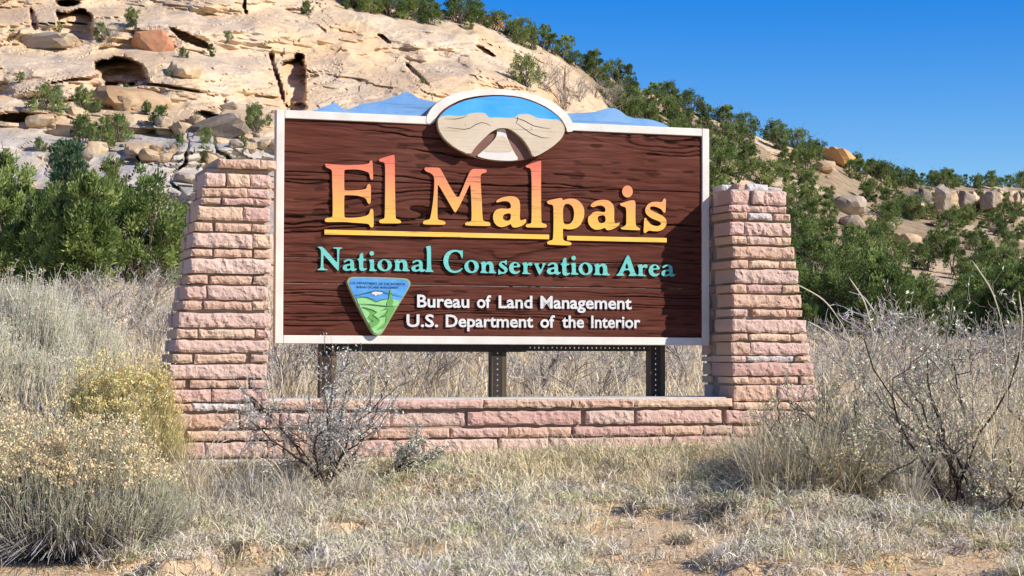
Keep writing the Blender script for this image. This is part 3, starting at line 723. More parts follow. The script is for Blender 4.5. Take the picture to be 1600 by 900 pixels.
def ln1(x): return (459.6 + (pw(x) - 652) * 0.0105, 479.7 + (pw(x) - 652) * 0.0092)
def ln2(x): return (490.4 + (pw(x) - 635) * 0.0075, 510.2 + (pw(x) - 635) * 0.0058)
for txt, a, b, fn in (('Bureau', 92, 435, ln1), ('of', 485, 578, ln1), ('Land', 628, 850, ln1), ('Management', 903, 1503, ln1),
                      ('U.S.', 22, 230, ln2), ('Department', 280, 855, ln2), ('of', 902, 998, ln2), ('the', 1045, 1190, ln2), ('Interior', 1237, 1560, ln2)):
    (t0, b0), (t1, b1) = fn(a), fn(b)
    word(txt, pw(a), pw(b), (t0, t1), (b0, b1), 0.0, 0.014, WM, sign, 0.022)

# ---- triangular emblem
CE = (530, 420, 7.5)
EO = 0.030
em_out = [(92, 165), (100, 125), (130, 98), (170, 92), (450, 97), (740, 108), (800, 116), (835, 150), (836, 190), (800, 260), (640, 520), (520, 735), (485, 775), (440, 782), (400, 762), (360, 700), (230, 460)]
cxe, cye = 465, 380
def shr(L, k): return [(cxe + (x - cxe) * k, cye - 20 + (y - cye + 20) * k) for x, y in L]
em = part('emblem', sign, [em_out], CE, EO, 0.040, [M['em_rim'], M['em_rim']])
part('emblem_sky', em, [shr(em_out, 0.945)], CE, EO + 0.0015, 0.001, [M['em_sky'], M['em_sky']])
part('emblem_hill', em, [[(196, 345), (250, 328), (330, 335), (400, 362), (440, 385), (500, 362), (590, 352), (670, 365), (715, 372), (640, 505), (515, 720), (470, 760), (430, 762), (395, 735), (300, 560)]], CE, EO + 0.003, 0.0012, [M['em_green'], M['em_green']], 1)
part('emblem_river', em, [[(258, 442), (320, 452), (390, 478), (445, 510), (395, 540), (450, 568), (482, 610), (455, 650), (400, 685), (372, 690), (345, 630), (400, 612), (330, 568), (372, 515), (310, 470)]], CE, EO + 0.0045, 0.0012, [M['em_mid'], M['em_mid']], 1)
part('emblem_tree', em, [[(598, 240), (610, 240), (618, 320), (640, 400), (622, 410), (655, 480), (640, 500), (585, 600), (530, 690), (445, 712), (545, 620), (555, 555), (470, 570), (545, 510), (575, 470), (505, 485), (565, 440), (555, 405), (585, 340)]], CE, EO + 0.006, 0.0012, [M['em_mid'], M['em_mid']], 0)
part('emblem_snow', em, [[(375, 280), (430, 262), (490, 258), (515, 285), (480, 302), (440, 300), (428, 325), (412, 300), (385, 298)]], CE, EO + 0.004, 0.0008, [M['em_snow'], M['em_snow']], 1)
for ln in ([(160, 312), (260, 295), (360, 272), (430, 256), (500, 262), (580, 286), (660, 302), (760, 328)], [(190, 342), (250, 326), (330, 333), (400, 360), (440, 384), (500, 360), (580, 350)],
           [(220, 410), (380, 418), (560, 438), (690, 440)], [(270, 450), (390, 480), (445, 510), (395, 540), (480, 605)], [(330, 570), (400, 612), (345, 630)], [(470, 570), (540, 545), (572, 488)], [(505, 488), (550, 468)]):
    part('emblem_line', em, [stroke(ln, 9)], CE, EO + 0.0072, 0.001, M['em_dark'], 0)
word('U.S. DEPARTMENT OF THE INTERIOR', 530 + 135 / 7.5, 530 + 775 / 7.5, (420 + 152 / 7.5, 420 + 166 / 7.5), (420 + 178 / 7.5, 420 + 192 / 7.5), EO + 0.0027, 0.001, [M['em_text'], M['em_text']], em, 0.01, 'emblem_lettering')
word('BUREAU OF LAND MANAGEMENT', 530 + 205 / 7.5, 530 + 700 / 7.5, (420 + 200 / 7.5, 420 + 208 / 7.5), (420 + 226 / 7.5, 420 + 234 / 7.5), EO + 0.0027, 0.001, [M['em_text'], M['em_text']], em, 0.01, 'emblem_lettering')

# ---- steel posts with rows of holes
def perf(x0, x1, z0, z1, y0, th, pitch, hole, cx=None, horizontal=False):
    """perforated strip: a row of square holes along its length, real openings"""
    mb = MB()
    L = (x1 - x0) if horizontal else (z1 - z0); n = max(1, int(L / pitch)); p = L / n
    a0, a1 = (z0, z1) if horizontal else (x0, x1); c = (a0 + a1) / 2 if cx is None else cx
    def q(la, lb, wa, wb):
        V, F = box_vf(la, lb, y0, y0 + th, wa, wb) if horizontal else box_vf(wa, wb, y0, y0 + th, la, lb)
        mb.add(V, F)
    s0 = x0 if horizontal else z0
    q(s0, s0 + L, a0, c - hole / 2); q(s0, s0 + L, c + hole / 2, a1)
    for i in range(n):
        q(s0 + i * p, s0 + (i + 1) * p - hole, c - hole / 2 + 1e-5, c + hole / 2 - 1e-5)
    return mb
zb_post = -0.25
for ul, ur in ((500, 524.5), (767.5, 790), (1014.5, 1037.5)):
    xa, xb = [sl(np.array([float(u)]), np.array([575.0]), -0.085)[0][0] for u in (ul, ur)]
    wst = (xb - xa) * 0.60
    me = perf(xa + 0.006, xa + 0.006 + wst, zb_post, ZB + 0.25, 0.0665, 0.004, 0.0285, 0.0085).mesh('post', M['steel'])
    p = obj('post', me, sign)
    boxpart('post_side', sign, xa + 0.008 + wst, xb, 0.068, 0.135, zb_post, ZB + 0.24, M['postwood'])
    boxpart('post_side', sign, xa - 0.002, xa + 0.005, 0.068, 0.13, zb_post, ZB + 0.24, M['postwood'])
xa, xm, xb = [sl(np.array([float(u)]), np.array([546.0]), -0.06)[0][0] for u in (526, 822, 1014)]
boxpart('crossbar', sign, xa, xm, 0.056, 0.064, ZB - 0.04, ZB + 0.03, M['steel'])
obj('crossbar', perf(xm + 0.001, xb, ZB - 0.034, ZB + 0.03, 0.056, 0.005, 0.0255, 0.0085, ZB - 0.016, True).mesh('crossbar', M['steel']), sign)
xa2, = [sl(np.array([526.0]), np.array([546.0]), -0.06)[0][0]]

# ------------------------------------------------------------------ stonework
PF = 0.245                       # the wall face stands this far in front of the sign
def to_world(x, y, z): return SO + T_ * x - N_ * y + np.array([0, 0, z])

def stone_mesh(w_, h_, d_, seed, rough=1.0):
    """rock-faced block: a broken front grid, flat sawn sides"""
    nx = max(4, min(40, int(w_ / 0.011))); nz = max(3, min(9, int(h_ / 0.010)))
    xs = np.linspace(0, w_, nx + 1); zs = np.linspace(0, h_, nz + 1)
    Z, X = np.meshgrid(zs, xs, indexing='ij')
    r = np.random.default_rng(seed)
    ex = np.minimum(X, w_ - X) / 0.010; ez = np.minimum(Z, h_ - Z) / 0.007
    pil = np.clip(np.minimum(ex, ez), 0, 1)
    sk = X + 0.5 * Z
    f1 = 1 - 2 * np.abs(noise(sk * 22, Z * 15, seed * 1.7, seed % 97)); f2 = fbm(X * 45, Z * 45, seed * 1.3, 3, 7)
    out = 0.006 * pil + (0.0055 * f1 + 0.0055 * f2 + 0.0012 * r.standard_normal(X.shape)) * (0.55 + 0.45 * pil) * rough
    inn = (X > 1e-6) & (X < w_ - 1e-6) & (Z > 1e-6) & (Z < h_ - 1e-6)
    jx = 0.75 * (r.random(X.shape) - 0.5) * (w_ / nx) * inn; jz = 0.7 * (r.random(X.shape) - 0.5) * (h_ / nz) * inn
    top = (np.arange(nz + 1) == nz)[:, None]; bot = (np.arange(nz + 1) == 0)[:, None]
    jz = jz + top * 0.004 * noise(X * 20, seed * 0.37, 0, 2) + bot * 0.004 * noise(X * 20, seed * 0.71, 0, 4)
    lf = (np.arange(nx + 1) == 0)[None]; rt = (np.arange(nx + 1) == nx)[None]
    jx = jx + (lf + rt) * 0.004 * noise(Z * 30, seed * 0.53, 0, 6)
    V = np.stack([X + jx, -out, Z + jz], -1).reshape(-1, 3)
    c = nx + 1
    i, j = np.meshgrid(np.arange(nz), np.arange(nx), indexing='ij'); a = (i * c + j).ravel()
    F = np.where((r.random(len(a)) < 0.5)[:, None], np.stack([a, a + 1, a + c + 1, a + c], -1), np.stack([a + 1, a + c + 1, a + c, a], -1))
    loop = list(range(0, c)) + [k * c + nx for k in range(1, nz + 1)] + [nz * c + k for k in range(nx - 1, -1, -1)] + [k * c for k in range(nz - 1, 0, -1)]
    loop = np.array(loop); n = len(V); m_ = len(loop)
    A = V[loop].copy(); B = V[loop].copy(); B[:, 1] = d_
    nl = np.roll(np.arange(m_), -1)
    S = np.stack([n + nl, n + np.arange(m_), n + m_ + np.arange(m_), n + m_ + nl], -1)
    return np.r_[V, A, B], F, S

_ss = [100]
def stone(parent, org, x0, x1, z0, z1, yf, depth, mt):
    _ss[0] += 1
    V, F, S = stone_mesh(x1 - x0, z1 - z0, depth, _ss[0])
    me = mesh('stone', V, np.r_[F, S], mt)
    me.polygons.foreach_set('use_smooth', np.zeros(len(F) + len(S), bool))
    return obj('stone', me, parent, (x0 - org[0], yf - org[1], z0 - org[2]))

def mcol(k, thin, extra=None):
    if extra: return M[extra]
    q = random.random()
    if q < 0.025: return M['pale']
    if q < 0.18: thin = not thin
    return M['tan'] if thin else M['pink']

left_courses = [  # v top, v bottom, stones (u0, u1)
 (270, 290, [(319, 351), (354, 389), (391.5, 423)]), (292.5, 305.5, [(317, 387), (387.6, 421)]), (308.5, 318.5, [(314.5, 345), (347, 394.5), (395.5, 422)]),
 (322, 343, [(309, 380), (380.6, 422)]), (348, 360, [(305, 332), (337, 392.5), (394, 422)]), (364, 386, [(301, 394), (394.8, 425)]), (389, 400.5, [(299, 332), (335, 394), (398, 424)]),
 (404, 426, [(296, 422)]), (430, 443, [(293, 324), (328, 394), (396, 422)]), (446, 467, [(290, 324), (324.8, 419)]), (471, 483.5, [(286.5, 317), (319, 393), (395.5, 422)]),
 (489, 511, [(280, 423)]), (515, 528, [(277, 309), (310, 397), (400, 422)]), (531, 550, [(274.5, 420)]), (553.5, 567, [(270, 300), (305, 384), (393, 419)]),
 (569.5, 591, [(266, 417)]), (594, 606, [(262, 290), (298, 388), (391, 418)]), (609, 628, [(258, 330), (331, 417)]), (631, 642, [(255, 300), (301, 397)]),
 (647, 669, [(252, 300), (301, 374), (377, 417)]), (674, 688, [(250, 287), (291, 395)]), (692, 715, [(247, 320), (322, 417)])]
right_courses = [
 (297.5, 318.5, [(1143, 1172), (1176, 1192), (1193, 1227)]), (320.5, 330, [(1140, 1229)]), (332.5, 343, [(1142, 1168), (1168.6, 1205, 'pale'), (1208.5, 1222.5), (1223, 1233)]), (347, 367, [(1141, 1163), (1163.5, 1235)]),
 (370, 381, [(1143, 1165), (1167, 1209, 'pink'), (1210, 1235)]), (385, 403, [(1145, 1241)]), (407, 418, [(1142, 1168), (1171, 1216.5), (1219, 1243.5)]), (421, 442, [(1148, 1246.5)]),
 (445, 457, [(1142, 1166), (1167.5, 1222), (1222.5, 1247.5)]), (460, 480, [(1143, 1251)]), (483.5, 493.5, [(1143, 1168), (1177, 1228), (1230, 1254)]), (499, 519, [(1144, 1258.5)]),
 (522, 532, [(1143, 1167), (1170, 1234), (1237, 1261)]), (535.5, 554.5, [(1143, 1173), (1173.6, 1264)]), (556, 565, [(1143, 1165), (1167, 1241), (1243, 1265)]), (567, 586.5, [(1144, 1270)]),
 (588.5, 599.5, [(1144, 1168), (1170, 1248), (1252, 1272)]), (602, 626, [(1147, 1213), (1214, 1276)]), (628.5, 639, [(1146, 1195), (1197, 1278)]), (641.5, 661, [(1133.5, 1208), (1209, 1282)]),
 (666, 680, [(1145, 1182), (1184, 1284)]), (683, 708, [(1145, 1190), (1191, 1286)])]
PD = 0.40                        # pillar depth
def pillar(courses, label, uref, right):
    pts = [sl(np.array([s[0], s[1]], float), np.array([c[0], c[0]], float), PF) for c in courses for s in c[2]]
    allx = np.concatenate([p[:, 0] for p in pts]); xc = (allx.min() + allx.max()) / 2
    org = np.array([xc, -PF + PD / 2, 0.0])
    r = thing('stone_pillar', label, 'pillar', to_world(*org), YAW, 'stone pillars beside the sign')
    rr = np.random.default_rng(5 + right)
    edge = []
    for k, (va, vb, sts) in enumerate(courses):
        z1 = sl(np.array([uref]), np.array([va]), PF)[0][1]; z0 = sl(np.array([uref]), np.array([vb]), PF)[0][1]
        thin = (vb - va) < 15
        xs = [sl(np.array([s[0], s[1]], float), np.array([(va + vb) / 2] * 2), PF)[:, 0] for s in sts]
        edge.append((z0, z1, xs[0][0], xs[-1][1]))
        for q, (s, x) in enumerate(zip(sts, xs)):
            end = (q == 0) or (q == len(sts) - 1)
            dp = (0.17 + 0.1 * rr.random()) if end else 0.12
            stone(r, org, x[0], x[1], z0, z1, -PF + 0.006 * rr.standard_normal(), dp, mcol(k, thin, s[2] if len(s) > 2 else None))
        # stones of the two side faces behind the corner stones
        for sd in (0, 1):
            x = xs[0][0] if sd == 0 else xs[-1][1]
            ya = -PF + (0.20 if thin else 0.24) + 0.03 * rr.random() + 0.05; yb = -PF + PD
            wdt = 0.09
            xa_, xb_ = (x + 0.004, x + wdt) if sd == 0 else (x - wdt, x - 0.004)
            stone(r, org, xa_, xb_, z0 + 0.001, z1 - 0.001, ya + 0.008, yb - ya - 0.008, mcol(k, thin))
    # mortar core following the batter
    ins = 0.024
    Vs = []; zz = sorted([(e[0], e[2], e[3]) for e in edge] + [(edge[0][1] - 0.004, edge[0][2], edge[0][3])])
    zz = [(-0.12, zz[0][1], zz[0][2])] + zz
    for z, a, b in zz:
        for x, y in ((a + ins, -PF + ins), (b - ins, -PF + ins), (b - ins, -PF + PD - ins), (a + ins, -PF + PD - ins)):
            Vs.append((x - org[0], y - org[1], z))
    F = []
    for k in range(len(zz) - 1):
        for q in range(4): F.append((k * 4 + q, k * 4 + (q + 1) % 4, k * 4 + 4 + (q + 1) % 4, k * 4 + 4 + q))
    n = (len(zz) - 1) * 4; F.append((n, n + 1, n + 2, n + 3))
    obj('mortar_core', mesh('mortar_core', np.array(Vs), np.array(F), M['mortar']), r)
    return r, org, edge
pl_, orgL, edL = pillar(left_courses, 'pink layered stone pillar left of the sign, topped with a flat cap slab', 316.0, 0)
pr_, orgR, edR = pillar(right_courses, 'pink layered stone pillar right of the sign, its cap stones broken off', 1160.0, 1)
# left cap: mortar bed and slabs
zt = edL[0][1]; a, b = edL[0][2], edL[0][3]
def xz(u, v, off=PF): return sl(np.array([float(u)]), np.array([float(v)]), off)[0]
boxpart('cap_mortar', pl_, a + 0.012 - orgL[0], b - 0.005 - orgL[0], -PF + 0.035 - orgL[1], -PF + PD - 0.02 - orgL[1], zt - 0.003, xz(345, 261)[1], M['mortar'], 0.008)
for u0, u1 in ((340.5, 406), (407, 430.5)):
    x0, x1 = xz(u0, 255)[0], xz(u1, 255)[0]
    stone(pl_, orgL, x0, x1, xz(345, 262)[1], xz(345, 248)[1], -PF - 0.004, 0.36, M['tan'])
# right cap: smeared mortar and a few loose pieces
zt = edR[0][1]; a, b = edR[0][2], edR[0][3]
boxpart('cap_mortar', pr_, a + 0.012 - orgR[0], b - 0.012 - orgR[0], -PF + 0.02 - orgR[1], -PF + PD - 0.02 - orgR[1], zt - 0.006, zt + 0.008, M['mortar'], 0.006)
for u0, u1, v0, v1, yo, mt in ((1151, 1170, 286, 297, 0.16, 'tan'), (1168, 1200, 287, 298, 0.14, 'pale'), (1128, 1148, 289, 300, 0.22, 'pale'), (1198, 1222, 293, 300, 0.16, 'pale')):
    p0 = sl(np.array([float(u0), float(u1)]), np.array([float(v1), float(v1)]), PF - yo); z0 = zt + 0.007; z1 = sl(np.array([float(u0)]), np.array([float(v0)]), PF - yo)[0][1]
    stone(pr_, orgR, p0[0][0], p0[1][0], z0, max(z1, z0 + 0.02), -PF + yo, 0.12, M[mt])

# low wall between the pillars
worg = np.array([0.0, -PF + 0.2, 0.0])
wall = thing('stone_wall', 'low stone wall of long pink blocks joining the two pillars under the sign', 'wall', to_world(*worg), YAW)
wall_courses = [
 (624.5, 637.5, [(398.5, 487), (489, 577), (579, 754.5), (756.5, 891), (893.5, 990), (991.2, 1143)]),
 (643, 664, [(419, 435), (441, 500), (502, 608.5), (611.5, 729), (732, 908), (917, 991), (996, 1127), ]),
 (669, 682.5, [(397.5, 478), (480, 590), (592, 702), (705, 793), (796, 893), (896, 1034), (1036, 1098), (1100, 1143)]),
 (686, 710, [(419, 443), (446, 540), (542, 658), (660, 777), (781, 856), (859, 957), (959, 1050), (1052, 1126), (1128.5, 1142)])]
wr = np.random.default_rng(3)
for k, (va, vb, sts) in enumerate(wall_courses):
    z1 = xz(770, va)[1]; z0 = xz(770, vb)[1]; thin = k % 2 == 0
    for u0, u1 in sts:
        x0, x1 = xz(u0, va)[0], xz(u1, va)[0]
        stone(wall, worg, x0, x1, z0, z1, -PF + (-0.012 if k == 0 else 0.006 * wr.standard_normal()), 0.39 if k == 0 else 0.15, mcol(k, thin and wr.random() < 0.75))
xa_, xb_ = xz(419, 640)[0], xz(1142, 640)[0]
boxpart('mortar_core', wall, xa_, xb_, -PF + 0.026 - worg[1], -PF + 0.36 - worg[1], -0.12, xz(770, 638)[1], M['mortar'])
boxpart('mortar_cap', wall, xa_ + 0.004, xb_ - 0.004, -PF + 0.03 - worg[1], -PF + 0.37 - worg[1], xz(770, 637)[1], xz(770, 624.5)[1] + 0.006, M['concrete'], 0.004)
boxpart('footing', wall, xz(250, 712)[0], xz(1282, 712)[0], -PF - 0.045 - worg[1], -PF + 0.44 - worg[1], -0.2, xz(770, 711.5)[1], M['concrete'], 0.01)

# ------------------------------------------------------------------ plant building blocks
def unit(v): return v / np.maximum(np.linalg.norm(v, axis=-1, keepdims=True), 1e-9)

def tubes(P, r, sides=3):
    """P (n,k,3) paths, r (n,k) radii -> V, F"""
    n, k, _ = P.shape
    t = unit(np.gradient(P, axis=1)); ref = np.where(np.abs(t[..., 2:3]) > 0.9, np.array([1.0, 0, 0]), np.array([0, 0, 1.0]))
    a = unit(np.cross(t, ref)); b = np.cross(t, a)
    ang = np.arange(sides) * 2 * np.pi / sides
    V = P[:, :, None] + r[:, :, None, None] * (a[:, :, None] * np.cos(ang)[None, None, :, None] + b[:, :, None] * np.sin(ang)[None, None, :, None])
    idx = np.arange(n * k * sides).reshape(n, k, sides)
    F = np.stack([idx[:, :-1], np.roll(idx, -1, 2)[:, :-1], np.roll(idx, -1, 2)[:, 1:], idx[:, 1:]], -1)
    return V.reshape(-1, 3), F.reshape(-1, 4)

def ribbons(P, wd, side):
    n, k, _ = P.shape
    V = np.stack([P - side[:, None] * wd[..., None] / 2, P + side[:, None] * wd[..., None] / 2], 2)
    idx = np.arange(n * k * 2).reshape(n, k, 2)
    F = np.stack([idx[:, :-1, 0], idx[:, :-1, 1], idx[:, 1:, 1], idx[:, 1:, 0]], -1)
    return V.reshape(-1, 3), F.reshape(-1, 4)

def leaves(pos, d, L, Wd, r):
    """diamond leaf faces: pos (n,3), direction d (n,3)"""
    d = unit(d); s = unit(np.cross(d, unit(r.standard_normal(d.shape)))); L = L[:, None]; Wd = Wd[:, None]
    V = np.stack([pos, pos + d * L * 0.5 + s * Wd / 2, pos + d * L, pos + d * L * 0.5 - s * Wd / 2], 1)
    F = np.arange(len(pos) * 4).reshape(-1, 4)
    return V.reshape(-1, 3), F

def grow(P, nchild, length, spread, up, r, k=4, t0=0.3, t1=1.0, wig=0.08):
    n, kk, _ = P.shape
    t = (t0 + (t1 - t0) * r.random((n, nchild))) * (kk - 1.001); i = t.astype(int); f = (t - i)[..., None]
    ar = np.arange(n)[:, None]
    s = P[ar, i] * (1 - f) + P[ar, i + 1] * f; tg = unit(P[ar, i + 1] - P[ar, i])
    d = unit(tg + spread * unit(r.standard_normal((n, nchild, 3))) + np.array([0, 0, up]))
    L = length * (0.5 + r.random((n, nchild, 1, 1)))
    st = np.linspace(0, 1, k)[None, None, :, None]
    Q = s[:, :, None] + d[:, :, None] * L * st
    wv = np.cumsum(r.standard_normal((n, nchild, k, 3)), axis=2) * wig * L / k; wv[:, :, 0] = 0
    return (Q + wv).reshape(-1, k, 3)

def vary(c, n, r, amt=0.2):
    c = np.array(c, float); v = 1 + amt * r.standard_normal((n, 1)); h = 1 + 0.06 * r.standard_normal((n, 3))
    return np.clip(c * v * h, 0.005, 0.9)

def blend(a, b, t): return np.asarray(a) * (1 - t) + np.asarray(b) * t

# ------------------------------------------------------------------ trees
def juniper(seed, h, w_, nlobe, nclump, nleaf, ls, dark=(0.066, 0.110, 0.032), lite=(0.325, 0.405, 0.125), cone=0.0):
    r = np.random.default_rng(seed)
    lob = []
    for i in range(nlobe):
        zf = 0.16 + 0.66 * (i + r.random()) / nlobe
        mx = (1 - cone * zf) * math.sin(math.pi * min(1, 0.22 + 0.72 * zf)) ** 0.6
        th = i * 2.4 + r.random(); rr = 0.32 * w_ * mx * (0.35 + 0.75 * r.random())
        lob.append((rr * math.cos(th), rr * math.sin(th), zf * h, (0.15 + 0.12 * r.random()) * w_ * (0.55 + 0.45 * mx)))
    lob.append((0.04 * w_, 0, h * 0.87, 0.13 * w_ * (1 - 0.5 * cone)))
    lob = np.array(lob)
    li = r.choice(len(lob), nclump, p=(lob[:, 3] ** 2) / np.sum(lob[:, 3] ** 2))
    dr = unit(r.standard_normal((nclump, 3)) + np.array([0, 0, 0.25]))
    cp = lob[li, :3] + dr * lob[li, 3:4] * (0.55 + 0.55 * r.random((nclump, 1))) * np.array([1, 1, 1.25])
    cp[:, 2] = np.maximum(cp[:, 2], 0.08 * h)
    out = unit(cp - np.array([0, 0, 0.35 * h])) 
    pos = np.repeat(cp, nleaf, 0); n = len(pos)
    jd = unit(r.standard_normal((n, 3))); crad = 0.066 * w_ * (0.6 + 0.8 * r.random((nclump, 1)))
    pos = pos + jd * np.repeat(crad, nleaf, 0) * r.random((n, 1)) ** 0.5 * np.array([1, 1, 1.5])
    d = jd * 0.7 + np.repeat(out, nleaf, 0) * 0.5 + np.array([0, 0, 0.75]) + 0.35 * r.standard_normal((n, 3))
    V, F = leaves(pos, d, ls * (0.6 + 0.9 * r.random(n)), ls * (0.28 + 0.25 * r.random(n)), r)
    ct = np.repeat(np.clip(0.45 + 0.34 * r.standard_normal((nclump, 1)), 0, 1), nleaf, 0)
    c = blend(dark, lite, np.clip(ct + 0.12 * r.standard_normal((n, 1)), 0, 1))
    br = r.random(n) < 0.02; c[br] = (0.17, 0.13, 0.08)
    crown = mesh('crown', V, F, M['leaf'], col=np.repeat(c, 4, 0))
    # stems
    ns = len(lob); k = 6; st = np.linspace(0, 1, k)[None, :, None]
    b0 = np.c_[0.05 * w_ * r.standard_normal((ns, 2)), np.full(ns, -0.15)]
    P = b0[:, None] * (1 - st) + lob[:, None, :3] * st
    P[..., 2] = b0[:, None, 2] + (lob[:, None, 2] - b0[:, None, 2]) * st[..., 0] ** 0.8
    P[:, 1:-1] += 0.03 * w_ * r.standard_normal((ns, k - 2, 3))
    rad = (0.03 * w_ * (1 - 0.75 * st[..., 0])) * (0.6 + 0.6 * r.random((ns, 1)))
    V1, F1 = tubes(P, rad, 5)
    tw = grow(P, 4, 0.22 * w_, 0.9, 0.2, r, 4, 0.35, 0.95, 0.25); V2, F2 = tubes(tw, np.full(tw.shape[:2], 0.006 * w_), 3)
    dd = grow(P, 2, 0.42 * w_, 0.8, 0.25, r, 5, 0.4, 1.0, 0.3); V3, F3 = tubes(dd, np.linspace(0.007, 0.003, 5)[None].repeat(len(dd), 0) * w_, 3)
    trunk = mesh('trunk', np.r_[V1, V2, V3], np.r_[F1, F2 + len(V1), F3 + len(V1) + len(V2)], M['bark'], smooth=True)
    return crown, trunk

NEAR = [juniper(s, 1.0, w_, 13, 200, 90, 0.032) for s, w_ in ((1, 0.72), (2, 0.58), (3, 0.85))]
FAR = [juniper(s, 1.0, w_, nl, nc, 60, 0.055) for s, w_, nl, nc in ((11, 0.95, 7, 62), (12, 0.8, 6, 54), (13, 1.1, 8, 70), (14, 0.7, 6, 50), (15, 1.25, 8, 74))]
PINE = [juniper(21, 1.0, 0.7, 12, 110, 60, 0.06, (0.05, 0.10, 0.055), (0.13, 0.21, 0.105), 0.55)]

def tree(name, protos, k, loc, h, wf, label, cat, group, r):
    cr, tr = protos[k % len(protos)]
    t = thing(name, label, cat, loc, r.random() * 6.28, group, (h * wf, h * wf, h))
    obj('crown', cr, t); obj('trunk', tr, t)
    return t

tr_ = np.random.default_rng(77)
# junipers at the foot of the rocks, left of the pillar
for u, vt, D, wf, k, lab in ((2, 240, 50, 1.05, 1, 'tall juniper cut off by the left edge of the picture'),
                       (66, 300, 47, 1.1, 0, 'bushy juniper second from the left edge, below the dark pine'),
                       (128, 268, 40, 1.15, 1, 'bright green juniper reaching lowest, in front of its neighbours left of the pillar'),
                       (98, 330, 44, 1.1, 2, 'low juniper squeezed between the taller ones at the left'),
                       (216, 272, 60, 1.12, 2, 'wide juniper with dark bare stems at its foot, nearest the left pillar'),
                       (286, 322, 66, 0.95, 0, 'small juniper half hidden behind the left stone pillar')):
    p = gpt(u, D); h = (p[2] - EYE[2]); vb = 554 - h / D * FPX; ht = (vb - vt) / FPX * D * 1.04
    tree('juniper_tree', NEAR, k, p - np.array([0, 0, 0.05]), ht, wf, lab, 'tree', 'junipers left of the sign', tr_)
p = hill_pt(104, 312); tree('pine_tree', PINE, 0, p, 100 / FPX * p[1], 1.1, 'dark bluish green pine standing against the pale rock slab', 'tree', None, tr_)
# junipers rooted in the ledges of the rock
for i, (u, v, hp, lab) in enumerate(((205, 42, 36, 'open juniper above the red block on the rock'), (160, 74, 42, 'juniper at the mouth of the dark hollow in the rock'), (285, 90, 20, 'small round bush right of the red block'),
        (330, 88, 24, 'low bush under the overhang right of the red block'), (76, 182, 54, 'slim juniper above the flat slab at far left'), (128, 178, 50, 'pale grey green juniper between two ledges'), (92, 52, 22, 'little juniper beside the upper hollow'),
        (130, 226, 52, 'dense juniper on the boulder field, left one of a cluster'), (158, 232, 56, 'dense juniper in the middle of the cluster on the boulders'), (184, 222, 48, 'juniper at the right of the cluster on the boulders'), (150, 176, 28, 'small shrub below the arched hollow'),
        (246, 212, 50, 'light olive juniper among the boulders'), (400, 207, 48, 'round green juniper on the slope left of the sign corner'), (198, 160, 34, 'thin juniper growing in front of the arched hollow'), (322, 224, 30, 'small juniper under the grey layered boulder'),
        (318, 252, 32, 'juniper right above the left pillar cap'), (345, 250, 24, 'small bush just above the cap slab'), (480, 24, 26, 'grey green bush near the top of the bare rock'), (540, 14, 24, 'bush on the rim of the bare rock'), (820, 132, 50, 'upright green juniper on the bare rock left of the dead tree'), (175, 296, 60, 'tall thin juniper on the lower pale slab'), (30, 130, 22, 'small shrub on the smooth rock at far left'), (18, 60, 18, 'tiny shrub in a crack near the left edge'), (265, 120, 16, 'tiny shrub beside the pale flat boulder'), (355, 60, 16, 'tiny shrub right of the low overhang'), (228, 178, 26, 'small shrub right below the arched hollow'), (280, 230, 26, 'small shrub in the lower boulder field'), (60, 236, 26, 'small shrub above the left juniper tops'), (420, 196, 20, 'small shrub touching the top left sign corner'), (660, 130, 12, 'tiny shrub on the bare rock left of the oval'), (380, 232, 24, 'small shrub between the cap slab and the sign'))):
    p = hill_pt(u, v); tree('juniper_tree', FAR, i, p - np.array([0, 0, 0.2]), hp / FPX * p[1], 0.95, lab, 'tree', 'junipers rooted in the rock', tr_)

def hill_trees():
    r = np.random.default_rng(5); pts = []
    clear = [(1305, 300, 46, 24), (1432, 376, 54, 32), (1198, 258, 26, 30), (1445, 466, 56, 40), (1340, 340, 36, 26), (1175, 320, 26, 44), (1307, 262, 34, 16), (1510, 420, 22, 14), (1560, 345, 46, 14), (1480, 345, 30, 12)]
    cu = 545 + r.random(7000) * 1100; cs = v_sky(cu); cb = v_base(cu); cv = cs + 1 + (cb - cs) * r.random(7000)
    cm = rock_mask(cu, cv)
    for u, v, vs, vb, rm in zip(cu, cv, cs, cb, cm):
        if u > 1400 and 296 < v < 322: continue
        if rm > 0.3: continue
        if u < 1100 and v > 260: continue
        if any(((u - a) / c) ** 2 + ((v - b) / d) ** 2 < 1 for a, b, c, d in clear): continue
        f = (v - vs) / (vb - vs); sp = 16.5 + 26 * f
        if u > 1380: sp = 13 + 32 * sstep(290, 480, v)
        if all((u - a) ** 2 + ((v - b) * 1.5) ** 2 > (0.5 * (sp + s)) ** 2 for a, b, s in pts): pts.append((u, v, sp))
    pts.sort(key=lambda q: q[1])
    return pts[:252]
HT = hill_trees() + [(u, float(v_sky(u)) + 1.5, 12) for u in range(1358, 1640, 17)] + [(u, 340.0 + (u * 7) % 9, 12) for u in range(1425, 1640, 31)]
